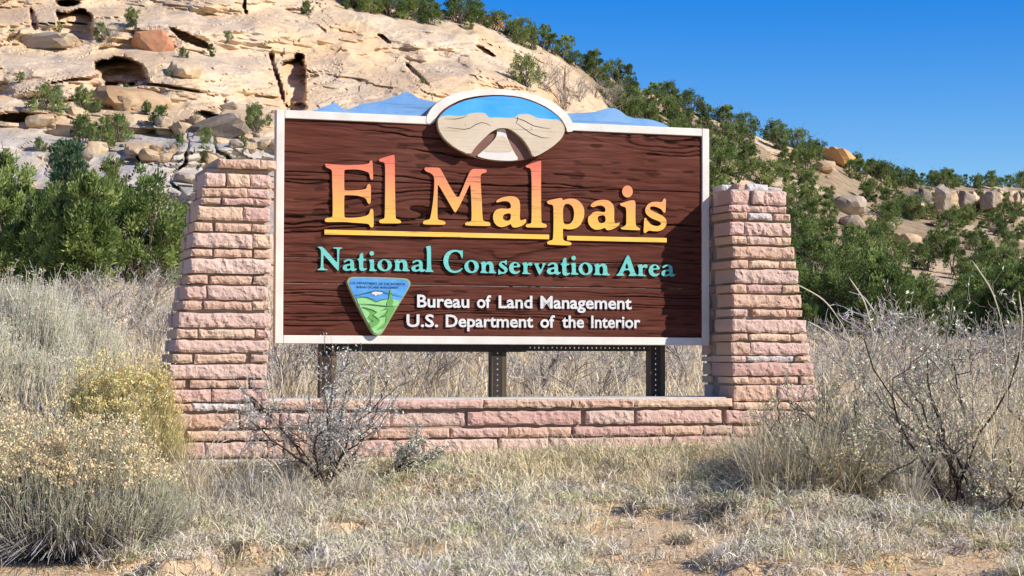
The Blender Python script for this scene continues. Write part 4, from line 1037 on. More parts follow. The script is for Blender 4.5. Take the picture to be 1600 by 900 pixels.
for i, (u, v, sp) in enumerate(HT):
    p = hill_pt(u, v); f = (v - float(v_sky(u)))
    h = (1.55 + 1.5 * tr_.random()) * (1.0 if u < 1380 or v > 330 else 0.9)
    if v > 400: h = h * 1.25
    if f < 14:
        zone = 'above the bare rock' if u < 900 else ('above the right half of the sign' if u < 1110 else ('between the sign and the orange boulder' if u < 1320 else 'along the mesa top at far right'))
        lab, g = ('fairly tall' if h > 2.05 else 'small') + ' dark juniper on the skyline ' + zone, 'junipers on the skyline'
    elif u < 1100: lab, g = ('large' if h > 2.05 else 'small') + ' dark green juniper on the slope behind the sign, ' + ('close above the blue cut-out' if u > 1000 else 'beside the bare rock'), 'junipers on the slope behind the sign'
    elif v < 400:
        zone = 'above the right pillar' if u < 1240 else ('around the dark fractured boulder' if u < 1385 else ('around the pinkish outcrop' if u < 1480 else 'below the mesa rim at far right'))
        lab, g = ('large' if h > 2.25 else ('middling' if h > 1.85 else 'small')) + ' dark green juniper on the slope ' + zone, 'junipers high on the right slope'
    else: lab, g = ('large' if h > 2.6 else 'small') + ' green juniper near the foot of the slope, ' + ('close to the right pillar' if u < 1330 else ('left of the bare path' if u < 1440 else 'right of the bare path')), 'junipers at the foot of the right slope'
    tree('juniper_tree', FAR, int(tr_.integers(0, 50)), p - np.array([0, 0, 0.25]), h, 1.0 + 0.38 * tr_.random(), lab, 'tree', g, tr_)
# fuller junipers at the foot of the right slope
for u, vt, D, wf, k, lab in ((1302, 398, 76, 1.25, 2, 'large juniper right beside the right stone pillar'), (1372, 392, 74, 1.3, 0, 'largest full juniper to the right of the pillar'), (1418, 418, 80, 1.2, 2, 'juniper at the left edge of the bare path on the slope'),
                       (1545, 420, 70, 1.3, 2, 'broad juniper at the right, behind the tall dry shrub'), (1600, 405, 68, 1.25, 0, 'juniper cut off by the right edge of the picture'), (1262, 462, 74, 1.2, 1, 'low juniper peeping out behind the right pillar')):
    p = gpt(u, D); vb = 554 - (p[2] - EYE[2]) / D * FPX
    tree('juniper_tree', NEAR, k, p - np.array([0, 0, 0.1]), (vb - vt) / FPX * D, wf, lab, 'tree', 'junipers at the foot of the right slope', tr_)

# leafless grey shrubs and the dead tree
def twig_mesh(seed, n0=9, dens=1.0, c0=(0.19, 0.165, 0.145), c1=(0.46, 0.415, 0.35), th=0.012, up=0.25):
    r = np.random.default_rng(seed); k = 6; st = np.linspace(0, 1, k)[None, :, None]
    d = unit(np.c_[r.standard_normal((n0, 2)) * 0.55, np.ones(n0)]); L = 0.6 + 0.35 * r.random((n0, 1, 1))
    P = np.c_[0.04 * r.standard_normal((n0, 2)), np.full(n0, -0.05)][:, None] + d[:, None] * L * st
    P = P + np.cumsum(r.standard_normal((n0, k, 3)) * 0.022, axis=1) * (st > 0)
    A = grow(P, int(6 * dens), 0.32, 0.75, up, r, 4, 0.25, 1.0, 0.25); B = grow(A, int(5 * dens), 0.17, 0.8, up, r, 4, 0.2, 1.0, 0.3)
    mb = MB()
    for Q, ra, rb in ((P, th, th * 0.45), (A, th * 0.5, th * 0.25), (B, th * 0.3, th * 0.15)):
        rad = np.linspace(ra, rb, Q.shape[1])[None].repeat(len(Q), 0); V, F = tubes(Q, rad, 3)
        c = vary(c1 if Q is B else blend(c0, c1, 0.4), len(Q), r, 0.2); mb.add(V, F, np.repeat(c, Q.shape[1] * 3, 0))
    return mb.mesh('branches', M['stem']), B
TW = [twig_mesh(s)[0] for s in (31, 32, 33)]
def grey_shrub(loc, h, wf, k, label, group, name='bare_shrub'):
    t = thing(name, label, 'shrub', loc, tr_.random() * 6.28, group, (h * wf, h * wf, h)); obj('branches', TW[k % 3], t); return t
for i, (u, v, hp) in enumerate(((850, 140, 48), (905, 158, 40), (930, 152, 34), (952, 170, 40), (172, 68, 36), (240, 62, 30), (375, 205, 26), (1445, 320, 24), (1500, 330, 18), (1140, 215, 30), (700, 90, 16), (265, 238, 24), (300, 196, 20))):
    p = hill_pt(u, v); grey_shrub(p, hp / FPX * p[1], 1.3, i, 'leafless grey shrub on the rocky slope', 'leafless shrubs on the slope')
p = hill_pt(882, 172)
t = thing('dead_tree', 'dead tree with reddish trunk and bare grey branches above the oval', 'tree', p, 0.6, None, (2.6, 2.6, 4.2))
obj('branches', TW[1], t)
V, F = tubes(np.array([[(0, 0, -0.1), (0.01, 0, 0.25), (0.0, 0.01, 0.5), (0.02, 0, 0.78), (0.03, 0, 0.95)]], float), np.array([[0.07, 0.055, 0.045, 0.03, 0.01]]), 7)
obj('trunk', mesh('trunk', V, F, simple('red_dead_wood', (128, 84, 64), (150, 110, 88), 6), smooth=True), t)

# ------------------------------------------------------------------ boulders
def boulder_mesh(seed, mt, flat=0.75, planes=9):
    import bmesh
    r = np.random.default_rng(seed)
    bm = bmesh.new(); bmesh.ops.create_icosphere(bm, subdivisions=3, radius=1); V = np.array([v.co[:] for v in bm.verts]); F = np.array([[v.index for v in f.verts] for f in bm.faces]); bm.free()
    n = unit(r.standard_normal((planes, 3)) * np.array([1, 1, 0.9])); d = 0.62 + 0.26 * r.random(planes)
    n = np.r_[n, [[0, 0, 1.0], [0.1, 0, -1.0]]]; n = unit(n); d = np.r_[d, 0.7, 0.75]
    rad = np.min(d[None] / np.maximum(V @ n.T, 0.08), axis=1); rad = np.minimum(rad, 1.25)
    P = V * rad[:, None]; P = P * (1 + 0.07 * fbm(P[:, 0] * 2.2, P[:, 1] * 2.2, P[:, 2] * 2.2 + seed, 4, seed % 50)[:, None])
    P[:, 2] += 0.02 * noise(P[:, 0] * 3, P[:, 2] * 16, 0, seed % 40)
    return mesh('boulder', P * np.array([0.6, 0.6, 0.6]), F, mt, smooth=False)
BM = {k: [boulder_mesh(s + 7 * j, M[k]) for j, s in enumerate(ss)] for k, ss in (('boulder', (1, 2, 3, 4, 5)), ('boulder_grey', (6, 7, 8, 9)), ('boulder_red', (10,)), ('boulder_orange', (11, 12)))}
def block_mesh(seed, mt):
    import bmesh
    r = np.random.default_rng(seed)
    bm = bmesh.new(); bmesh.ops.create_icosphere(bm, subdivisions=3, radius=1); V = np.array([v.co[:] for v in bm.verts]); F = np.array([[v.index for v in f.verts] for f in bm.faces]); bm.free()
    n = np.array([[1, 0, 0], [-1, 0, 0], [0, 1, 0], [0, -1, 0], [0, 0, 1], [0, 0, -1.0]]) + 0.14 * r.standard_normal((6, 3)); n = unit(np.r_[n, r.standard_normal((4, 3))])
    d = np.r_[0.55 + 0.1 * r.random(6), 0.7 + 0.15 * r.random(4)]
    P = V * np.min(d[None] / np.maximum(V @ n.T, 0.05), axis=1)[:, None]
    P = P * (1 + 0.05 * fbm(P[:, 0] * 3, P[:, 1] * 3, P[:, 2] * 3 + seed, 4, 9)[:, None]); P[:, :2] *= (1 + 0.05 * noise(P[:, 2] * 7, seed * 1.0, 0, 5))[:, None]
    return mesh('boulder', P * np.array([0.78, 0.78, 0.66]), F, mt, smooth=False)
BM['block'] = [block_mesh(61 + i, M[k_]) for i, k_ in enumerate(('boulder', 'boulder_grey', 'boulder', 'boulder_grey', 'boulder'))]
def boulder(u, v, wp, hp, kind, label, group=None, seed=0, sink=0.3, dfac=0.9, fwd=0.0):
    p = hill_pt(u, v); s = p[1] / FPX; r = np.random.default_rng(int(u * 7 + v) + seed)
    o = obj('boulder', BM[kind][int(r.integers(0, len(BM[kind])))], None, p + np.array([0, -fwd, hp * s * (0.5 - sink)]), (0.15 * r.standard_normal(), 0.15 * r.standard_normal(), 0.5 * r.standard_normal()), (wp * s * 1.05, wp * s * dfac, hp * s * 1.25))
    return tag(o, label, 'boulder', group)
for u, v, wp, hp, kind, lab in ((235, 76, 68, 38, 'boulder_red', 'square rust red block sitting high on the rock'), (206, 166, 84, 40, 'boulder', 'large rounded boulder inside the arched hollow'), (288, 117, 52, 28, 'boulder', 'pale flat boulder right of the arched hollow'),
        (105, 72, 36, 22, 'boulder', 'rounded boulder at the foot of the upper hollow'), (70, 70, 70, 26, 'boulder_grey', 'grey boulder on the upper left ledge'), (30, 182, 78, 38, 'boulder', 'broad overhanging slab boulder at far left'), (342, 208, 74, 38, 'boulder_grey', 'big grey layered boulder left of the sign corner'),
        (94, 208, 48, 24, 'boulder_grey', 'tilted grey slab below the far left slab'), (62, 192, 30, 18, 'boulder', 'small pale boulder beside the tilted grey slab'), (284, 207, 32, 20, 'boulder', 'tan boulder left of the big grey layered boulder'), (218, 238, 48, 20, 'boulder', 'long tan boulder low on the boulder field'),
        (246, 250, 38, 16, 'boulder', 'orange tan flat stone at the lower edge of the boulder field'), (152, 240, 22, 26, 'boulder', 'upright pale stone above the pine'), (135, 246, 22, 22, 'boulder_grey', 'grey stone next to the upright pale one'), (290, 284, 34, 18, 'boulder_grey', 'dark stone on the lower pale slab by the pillar'),
        (196, 172, 30, 30, 'boulder', 'pale stone leaning below the arched hollow'), (205, 208, 50, 40, 'boulder', 'light blocky boulder in the middle of the boulder field')):
    boulder(u, v, wp, hp, kind, lab)
br_ = np.random.default_rng(12)
for i in range(46):
    u = 120 + 310 * br_.random(); v = 168 + 92 * br_.random(); wp = 9 + 16 * br_.random() ** 2
    boulder(u, v, wp, wp * (0.5 + 0.3 * br_.random()), 'boulder' if br_.random() < 0.6 else 'boulder_grey', 'small angular stone in the boulder field under the rock wall', 'stones of the boulder field', i)
for u, v, wp, hp, kind, lab in ((1307, 254, 48, 24, 'boulder_orange', 'orange boulder standing on the skyline of the right slope'), (1196, 266, 30, 32, 'boulder', 'pale boulder on the slope above the right pillar'), (1322, 332, 44, 34, 'boulder_grey', 'dark fractured boulder in the middle of the right slope'),
        (1362, 344, 36, 18, 'boulder', 'pale flat boulder beside the dark fractured one'), (1328, 356, 34, 24, 'boulder_grey', 'dark boulder below the fractured one'), (1412, 384, 40, 26, 'boulder', 'pinkish boulder of the outcrop in the right slope'), (1446, 392, 46, 18, 'boulder', 'long pale ledge stone of the outcrop in the right slope'),
        (1462, 336, 18, 15, 'boulder_grey', 'small dark stone under the mesa rim'), (1285, 268, 34, 16, 'boulder', 'pale stone just left of the orange skyline boulder'), (1112, 200, 20, 16, 'boulder', 'pale stone near the skyline above the sign corner'), (775, 38, 22, 18, 'boulder_red', 'pinkish outcrop stone among the skyline trees'), (1010, 162, 26, 18, 'boulder', 'tan stone on the slope above the blue mountain cut-out'),
        (1480, 372, 20, 22, 'boulder', 'upright pale stone in the trees at right'), (1560, 365, 26, 18, 'boulder_grey', 'grey stone near the right picture edge')):
    boulder(u, v, wp, hp, kind, lab, None, 0, 0.25)
for i in range(70):
    u = 940 + 670 * br_.random(); vs = float(v_sky(u)); v = vs + 10 + (470 - vs) * br_.random(); wp = 6 + 13 * br_.random() ** 1.8
    boulder(u, v, wp, wp * (0.5 + 0.3 * br_.random()), ('boulder', 'boulder_grey', 'boulder')[int(br_.integers(0, 3))], 'angular stone lying between the junipers of the wooded slope', 'stones on the wooded slope', i, 0.2)
ub = 1424.0; i = 0
while ub < 1640:
    wb = 9 + 17 * br_.random(); hb = 17 + 16 * br_.random()
    boulder(ub + wb / 2, 330 + 4 * br_.random(), wb, hb, 'block', 'pale upright block of the mesa rim', 'blocks of the mesa rim', i, 0.05, 0.9, 2.0 + 5 * br_.random())
    ub += wb * 0.9 + (6 * br_.random() if br_.random() < 0.4 else 0); i += 1

# ------------------------------------------------------------------ shrubs close by
def rabbitbrush(name, loc, H, W, n, label, tipc, greenc, seed, skirt=0.5, flowers=1.0, low=(0.30, 0.28, 0.26), thick=0.0016):
    r = np.random.default_rng(seed); t = thing(name, label, 'shrub', loc, 0, 'rabbitbrush bushes')
    k = 6; st = np.linspace(0, 1, k)[None, :, None]
    th = r.random(n) * 6.283; pol = np.arccos(1 - r.random(n) * 0.80)
    d = np.c_[np.sin(pol) * np.cos(th), np.sin(pol) * np.sin(th), np.cos(pol)]
    b = np.c_[d[:, :2] * W * 0.14 + 0.02 * r.standard_normal((n, 2)), np.full(n, -0.02)]
    tip = np.c_[d[:, :2] * W * 0.52, np.maximum(d[:, 2], 0.12) ** 0.75 * H] * (0.80 + 0.24 * r.random((n, 1)))
    lump = 1 + 0.30 * fbm(d[:, 0] * 2.6, d[:, 1] * 2.6, d[:, 2] * 2.6, 2, seed % 90)[:, None]
    tip = tip * lump
    P = b[:, None] * (1 - st) + tip[:, None] * st
    bow = np.c_[d[:, :2] * 0.10 * W, np.full(n, -0.02)]
    P = P + bow[:, None] * np.sin(np.pi * st) + np.cumsum(r.standard_normal((n, k, 3)) * 0.006, 1) * (st > 0)
    mb = MB(); cols = blend(np.array(low), np.array(greenc), np.clip(st * 1.5 - 0.45, 0, 1)) * (0.8 + 0.4 * r.random((n, 1, 1)))
    V, F = tubes(P, np.linspace(thick * 1.4, thick * 0.7, k)[None].repeat(n, 0), 3); mb.add(V, F, np.repeat(cols.reshape(-1, 3), 3, 0))
    T = grow(P, 3, 0.15 * H, 0.5, 0.55, r, 3, 0.55, 1.0, 0.2); m_ = len(T)
    V, F = tubes(T, np.full((m_, 3), thick * 0.6), 3); mb.add(V, F, np.repeat(vary(greenc, m_, r, 0.2), 9, 0))
    obj('stems', mb.mesh('stems', M['stem']), t)
    # narrow leaves along the twigs
    q = T[r.integers(0, m_, int(m_ * 1.1))]; ti = r.random((len(q), 1)); pos = q[:, 0] * (1 - ti) + q[:, 2] * ti
    V, F = leaves(pos, unit(q[:, 2] - q[:, 0]) + 0.6 * r.standard_normal(pos.shape), 0.022 + 0.014 * r.random(len(pos)), np.full(len(pos), 0.0030), r)
    obj('leaves', mesh('leaves', V, F, M['blade'], col=np.repeat(vary(np.array(greenc) * 1.25, len(pos), r, 0.25), 4, 0)), t)
    if flowers > 0:
        hi = T[:, 2, 2] > 0.50 * H + 0.3 * H * r.random(m_); E_ = T[hi, 2]
        E_ = E_[(noise(E_[:, 0] * 26, E_[:, 1] * 26, E_[:, 2] * 26, 4) > 0.55 - 0.8 * flowers)]; pos = np.repeat(E_, 13, 0) + 0.010 * r.standard_normal((len(E_) * 13, 3)) * np.array([1, 1, 0.6])
        V, F = leaves(pos, r.standard_normal(pos.shape) + np.array([0, 0, 1.2]), 0.008 + 0.007 * r.random(len(pos)), 0.005 + 0.004 * r.random(len(pos)), r)
        obj('flowers', mesh('flowers', V, F, M['blade'], col=np.repeat(vary(tipc, len(pos), r, 0.2), 4, 0)), t)
    if skirt > 0:
        n2 = int(n * skirt); th = r.random(n2) * 6.283; el = 0.05 + 0.55 * r.random(n2)
        d = np.c_[np.cos(th) * np.cos(el), np.sin(th) * np.cos(el), np.sin(el)]
        b = np.c_[d[:, :2] * 0.1 * W, 0.02 + 0.12 * H * r.random(n2)]; L = W * (0.25 + 0.3 * r.random((n2, 1, 1)))
        P = b[:, None] + d[:, None] * L * st; P[..., 2] -= (0.22 * L * st ** 2)[..., 0]
        P = P + np.cumsum(r.standard_normal((n2, k, 3)) * 0.006, 1) * (st > 0); P[..., 2] = np.maximum(P[..., 2], 0.0)
        sd = unit(np.c_[r.standard_normal((n2, 2)), np.zeros(n2)])
        V, F = ribbons(P, np.linspace(0.005, 0.0018, k)[None].repeat(n2, 0), sd)
        obj('dry_skirt', mesh('dry_skirt', V, F, M['blade'], col=np.repeat(vary((0.50, 0.48, 0.47), n2, r, 0.35), k * 2, 0)), t)
    return t
YEL = (0.66, 0.50, 0.20); OLV = (0.26, 0.27, 0.11); GRY = (0.33, 0.33, 0.25)
rabbitbrush('rabbitbrush', gpt(112, 7.35), 0.47, 0.92, 1700, 'big rabbitbrush with faded yellow flower tips and grey skirt, lower left corner', (0.82, 0.63, 0.36), (0.47, 0.44, 0.30), 1, 1.3, 0.85, (0.20, 0.19, 0.18))
rabbitbrush('rabbitbrush', gpt(-30, 7.9), 0.52, 0.80, 900, 'faded yellow rabbitbrush cut off by the left picture edge', (0.80, 0.62, 0.36), (0.48, 0.45, 0.32), 2, 0.8, 0.85, (0.20, 0.19, 0.18))
rabbitbrush('rabbitbrush', gpt(192, 9.1), 0.50, 0.62, 1700, 'golden green rabbitbrush at the foot of the left pillar', (0.84, 0.67, 0.31), (0.56, 0.48, 0.22), 3, 0.6, 0.9)
for u, D, H, W, n, s, lab in ((25, 14.0, 1.02, 1.0, 1100, 4, 'tall pale grey green brush in front of the left junipers'), (108, 15.0, 0.80, 0.9, 800, 5, 'rounded pale grey brush right of the tallest one at left'), (-50, 12.5, 0.85, 0.9, 700, 6, 'pale brush cut off by the left edge below the junipers'),
                         (40, 12.6, 0.5, 0.8, 800, 7, 'low silvery brush behind the yellow rabbitbrush'), (112, 13.0, 0.45, 0.6, 500, 8, 'small silvery brush left of the golden rabbitbrush')):
    rabbitbrush('grey_brush', gpt(u, D), H * 0.84, W, n, lab, (0.74, 0.66, 0.46), (0.63, 0.595, 0.45), s, 0.3, 0.4, (0.44, 0.40, 0.34), 0.0028)

def leafy_shrub(name, loc, H, W, label, seed, n0, leafc, nleaf=3, c0=(0.085, 0.065, 0.055), c1=(0.38, 0.33, 0.27), ll=0.016, lean=(0, 0)):
    r = np.random.default_rng(seed); t = thing(name, label, 'shrub', loc, 0)
    k = 8; st = np.linspace(0, 1, k)[None, :, None]
    d = unit(np.c_[r.standard_normal((n0, 2)) * 0.6 + np.array(lean), np.ones(n0)]); L = (0.55 + 0.5 * r.random((n0, 1, 1))) * H
    P = np.c_[0.05 * W * r.standard_normal((n0, 2)), np.full(n0, -0.03)][:, None] + d[:, None] * L * st * np.array([W / H, W / H, 1])
    P = P + np.cumsum(r.standard_normal((n0, k, 3)) * 0.022 * H, axis=1) * (st > 0)
    A = grow(P, 6, 0.30 * H, 0.75, 0.15, r, 6, 0.2, 1.0, 0.35); B = grow(A, 5, 0.15 * H, 0.85, 0.2, r, 4, 0.15, 1.0, 0.35); C_ = grow(B, 3, 0.07 * H, 0.9, 0.2, r, 3, 0.2, 1.0, 0.3)
    mb = MB()
    for Q, ra, rb, tt in ((P, 0.0080, 0.0030, 0.0), (A, 0.0036, 0.0016, 0.35), (B, 0.0018, 0.0010, 0.75), (C_, 0.0011, 0.0008, 1.0)):
        V, F = tubes(Q, np.linspace(ra, rb, Q.shape[1])[None].repeat(len(Q), 0), 4 if Q is P else 3)
        mb.add(V, F, np.repeat(vary(blend(c0, c1, tt), len(Q), r, 0.2), Q.shape[1] * (4 if Q is P else 3), 0))
    obj('branches', mb.mesh('branches', M['stem']), t)
    S = np.concatenate([B[:, 1:].reshape(-1, 3), C_.reshape(-1, 3)]); q = S[r.integers(0, len(S), int(len(S) * nleaf / 3))]
    q = q + 0.006 * r.standard_normal(q.shape)
    V, F = leaves(q, r.standard_normal(q.shape) + np.array([0, 0, 0.6]), ll * (0.6 + 0.8 * r.random(len(q))), ll * (0.3 + 0.25 * r.random(len(q))), r)
    obj('leaves', mesh('leaves', V, F, M['blade'], col=np.repeat(vary(leafc, len(q), r, 0.3), 4, 0)), t)
    return t
leafy_shrub('twiggy_shrub', gpt(515, 8.7), 0.52, 0.64, 'dark twiggy shrub growing in front of the low wall', 41, 13, (0.68, 0.65, 0.55), 4.0, ll=0.014, lean=(0.12, 0))
leafy_shrub('twiggy_shrub', gpt(600, 8.85), 0.24, 0.42, 'small leaning twiggy shrub right of the bigger dark one', 42, 7, (0.54, 0.52, 0.40), 4.5, lean=(0.5, 0))
leafy_shrub('leafy_shrub', gpt(1500, 8.35), 0.90, 0.85, 'tall open shrub with dark branches and pale green leaves at the right', 43, 11, (0.70, 0.70, 0.48), 2.2, ll=0.019, lean=(-0.12, 0))
leafy_shrub('leafy_shrub', gpt(1625, 8.7), 0.80, 0.7, 'pale leafy shrub cut off by the right picture edge', 44, 8, (0.70, 0.68, 0.46), 2.0, ll=0.019)
leafy_shrub('leafy_shrub', gpt(1380, 8.9), 0.52, 0.62, 'lower dry shrub between the right pillar and the tall shrub', 45, 8, (0.76, 0.69, 0.45), 2.0, ll=0.018)
leafy_shrub('leafy_shrub', gpt(1262, 9.0), 0.40, 0.5, 'straw coloured shrub against the foot of the right pillar', 46, 10, (0.74, 0.63, 0.36), 2.4, (0.2, 0.17, 0.13), (0.4, 0.36, 0.28))

leafy_shrub('leafy_shrub', gpt(1310, 8.3), 0.34, 0.55, 'low straw coloured shrub in front of the right pillar foot', 48, 11, (0.72, 0.63, 0.38), 2.4, (0.2, 0.17, 0.13), (0.46, 0.42, 0.34), ll=0.018)
leafy_shrub('leafy_shrub', gpt(1560, 8.0), 0.36, 0.55, 'low pale shrub at the foot of the tall right shrub', 49, 11, (0.68, 0.60, 0.40), 2.4, ll=0.018)

# grey leafless brush and brush on the flat behind the sign
br2 = np.random.default_rng(9)
k = 0
for u, D, h, wf in [(150, 22, .75, 1.5), (205, 26, .8, 1.5), (245, 21, .7, 1.6), (230, 34, .8, 1.7), (165, 34, .8, 1.6), (450, 14.5, .55, 1.5), (485, 17, .7, 1.5), (545, 15, .62, 1.6), (600, 20, .7, 1.6), (655, 14, .5, 1.6), (720, 22, .75, 1.6), (840, 15.5, .55, 1.6), (890, 19, .7, 1.6), (940, 14.5, .5, 1.6), (985, 22, .7, 1.6), (1060, 18, .6, 1.6),
                    (1300, 30, .8, 1.5), (1345, 22, .6, 1.5), (1395, 27, .9, 1.4), (1450, 36, .9, 1.6), (1485, 24, .7, 1.5), (1540, 30, .8, 1.5), (1585, 23, .7, 1.5), (1290, 18, .45, 1.5), (1420, 17, .5, 1.5), (1560, 17, .5, 1.5), (120, 30, .8, 1.6), (275, 27, .7, 1.5)]:
    side = ('left of the left pillar' if u < 300 else 'under the sign, left of the left post' if u < 500 else 'under the sign between left and middle posts' if u < 767 else 'under the sign between middle and right posts' if u < 1014
            else 'under the sign, right of the right post' if u < 1100 else 'just right of the right pillar' if u < 1400 else 'toward the right picture edge') + (', nearer one' if D < 18.5 else ', farther back' if D < 25 else ', farthest back')
    grey_shrub(gpt(u, D), h, wf, k, 'leafless grey brush on the flat ' + side, 'leafless brush on the flat'); k += 1
p = gpt(1392, 44); t = thing('fallen_branch', 'bleached dead branches lying on the bare slope right of the pillar', 'dead wood', p, 0.3, None, (2.2, 2.0, 1.3)); obj('branches', twig_mesh(51, 6, 0.7, (0.42, 0.40, 0.38), (0.5, 0.48, 0.46), 0.02, 0.0)[0], t)

# ------------------------------------------------------------------ grasses
def blades(base, n_k, L, az, e0, bend, wd, r, curl=0.0):
    n = len(base); k = n_k
    s = np.linspace(0, 1, k)[None]; e = e0[:, None] - bend[:, None] * s ** 1.2
    a = az[:, None] + curl * r.standard_normal((n, 1)) * s
    st = (L[:, None] / (k - 1))
    dx = np.cos(e) * np.cos(a) * st; dy = np.cos(e) * np.sin(a) * st; dz = np.sin(e) * st
    P = np.stack([np.cumsum(dx, 1) - dx, np.cumsum(dy, 1) - dy, np.cumsum(dz, 1) - dz], -1) + base[:, None]
    th = az + math.pi / 2 + 0.55 * r.standard_normal(n)
    side = np.c_[np.cos(th), np.sin(th), 0.3 * r.standard_normal(n)]
    return ribbons(P, wd[:, None] * (1 - 0.7 * s ** 1.5), unit(side))

def in_wall(x, y):
    px = (x - SO[0]) * T_[0] + (y - SO[1]) * T_[1]; py = -((x - SO[0]) * N_[0] + (y - SO[1]) * N_[1])
    return (np.abs(px - 0.02) < 1.8) & (py > -0.30) & (py < 0.20)

def tussocks():
    """short curly grey grass in mats in front of the wall"""
    r = np.random.default_rng(61); mb = MB()
    nt_ = 9500; y = 6.3 + 3.6 * r.random(nt_); x = (r.random(nt_) * 2 - 1) * (0.285 * y + 0.12)
    dens = matfield(x, y)
    keep = ((dens > -0.01) | ((dens > -0.2) & (r.random(nt_) < 0.10))) & ~in_wall(x, y) & (y < 9.75 + 0.33 * x); x, y = x[keep], y[keep]; dn = dens[keep]
    nb = 20; n = len(x) * nb
    sz = np.repeat(0.5 + 0.9 * r.random(len(x)) ** 1.5, nb)
    rad = 0.05 * sz * np.sqrt(r.random(n)); th = r.random(n) * 6.283
    bx = np.repeat(x, nb) + rad * np.cos(th); by = np.repeat(y, nb) + rad * np.sin(th)
    base = np.c_[bx, by, G(bx, by) + 0.02 * sz * (1 - (rad / (0.06 * sz)) ** 2) - 0.004]
    L = (0.03 + 0.065 * r.random(n)) * sz
    V, F = blades(base, 4, L, th + 0.9 * r.standard_normal(n), 0.3 + 1.1 * r.random(n), 0.4 + 3.4 * r.random(n), 0.0034 + 0.0022 * r.random(n), r, 2.2)
    tone = np.repeat(r.random((len(x), 1)), nb, 0)
    c = blend((0.78, 0.725, 0.65), (0.85, 0.73, 0.47), np.clip(tone + 0.25 * r.standard_normal((n, 1)) + 0.5 * sstep(8.3, 9.0, by)[:, None], 0, 1)) * (0.72 + 0.5 * r.random((n, 1)))
    dk = r.random(n) < 0.13; c[dk] *= 0.3
    gr = np.repeat(r.random(len(x)) < 0.22, nb); c[gr] = c[gr] * np.array([0.80, 0.90, 0.68])
    o = obj('dry_curly_grass', mesh('dry_curly_grass', V, F, M['blade'], col=np.repeat(c, 8, 0)))
    o['kind'] = 'stuff'; o['label'] = 'short curly grey dry grass in mats on the sand in front of the wall'; o['category'] = 'grass'
tussocks()

def straw(name, label, regions, seed, k=4):
    r = np.random.default_rng(seed); Vs = []; Fs = []; cs = []; nn = 0
    for (ya, yb, ua, ub, n, L0, L1, wd, cols, thr) in regions:
        y = ya + (yb - ya) * r.random(n); u = ua + (ub - ua) * r.random(n); x = (u - 800) / FPX * y
        cl = fbm(x * (9 / ya) * 1.6, y * (9 / ya) * 1.6, 0, 3, seed + 3); keep = (cl > thr) & ~in_wall(x, y); x, y = x[keep], y[keep]; n = len(x)
        # clumping
        base = np.c_[x, y, G(x, y) - 0.004]
        L = (L0 + (L1 - L0) * r.random(n) ** 1.5); th = r.random(n) * 6.283
        V, F = blades(base, k, L, th, 0.55 + 1.0 * r.random(n), 0.1 + 2.0 * r.random(n) ** 2, wd * (0.7 + 0.6 * r.random(n)), r, 0.4)
        c = blend(cols[0], cols[1], r.random((n, 1))) * (0.42 + 0.72 * r.random((n, 1)))
        Vs.append(V); Fs.append(F + nn); nn += len(V); cs.append(np.repeat(c, 2 * k, 0))
    o = obj(name, mesh(name, np.concatenate(Vs), np.concatenate(Fs), M['blade'], col=np.concatenate(cs)))
    o['kind'] = 'stuff'; o['label'] = label; o['category'] = 'grass'
ST = ((0.84, 0.69, 0.38), (0.84, 0.75, 0.56)); GY = ((0.56, 0.51, 0.42), (0.74, 0.66, 0.50)); GN = ((0.38, 0.48, 0.26), (0.60, 0.60, 0.36))
straw('straw_grass', 'upright straw coloured grass along the foot of the wall', [
    (8.6, 10.2, 230, 1300, 9000, 0.04, 0.17, 0.0036, ST, -0.05), (8.7, 9.9, 300, 1250, 2200, 0.03, 0.11, 0.0036, GN, 0.12), (7.0, 8.7, -60, 1660, 2600, 0.04, 0.14, 0.0034, ST, 0.1),
    (8.35, 9.4, 1150, 1680, 4500, 0.08, 0.34, 0.0034, ST, -0.1), (8.2, 9.2, 1170, 1400, 5500, 0.12, 0.40, 0.0038, ST, -0.15), (8.25, 9.2, 1170, 1680, 3000, 0.06, 0.24, 0.0036, GY, -0.05), (7.6, 9.2, 300, 640, 4000, 0.06, 0.20, 0.0034, GY, 0.0), (7.8, 9.4, -80, 330, 4000, 0.08, 0.28, 0.0034, ST, -0.1)], 62)
straw('meadow_grass', 'pale dry grass covering the flat between the sign and the junipers', [
    (10.5, 15, -60, 1660, 17000, 0.08, 0.40, 0.0070, ST, 0.0), (10.5, 16, -60, 1660, 8000, 0.08, 0.30, 0.0070, GY, 0.05), (15, 26, -260, 1860, 26000, 0.12, 0.42, 0.010, ST, -0.05), (16, 30, -80, 1680, 11000, 0.12, 0.40, 0.012, GY, 0.0),
    (26, 48, -300, 1900, 22000, 0.15, 0.40, 0.018, ST, 0.0), (26, 60, -80, 1680, 10000, 0.15, 0.4, 0.022, GY, 0.05), (48, 80, -350, 1950, 13000, 0.15, 0.4, 0.03, ST, 0.1)], 63, 3)

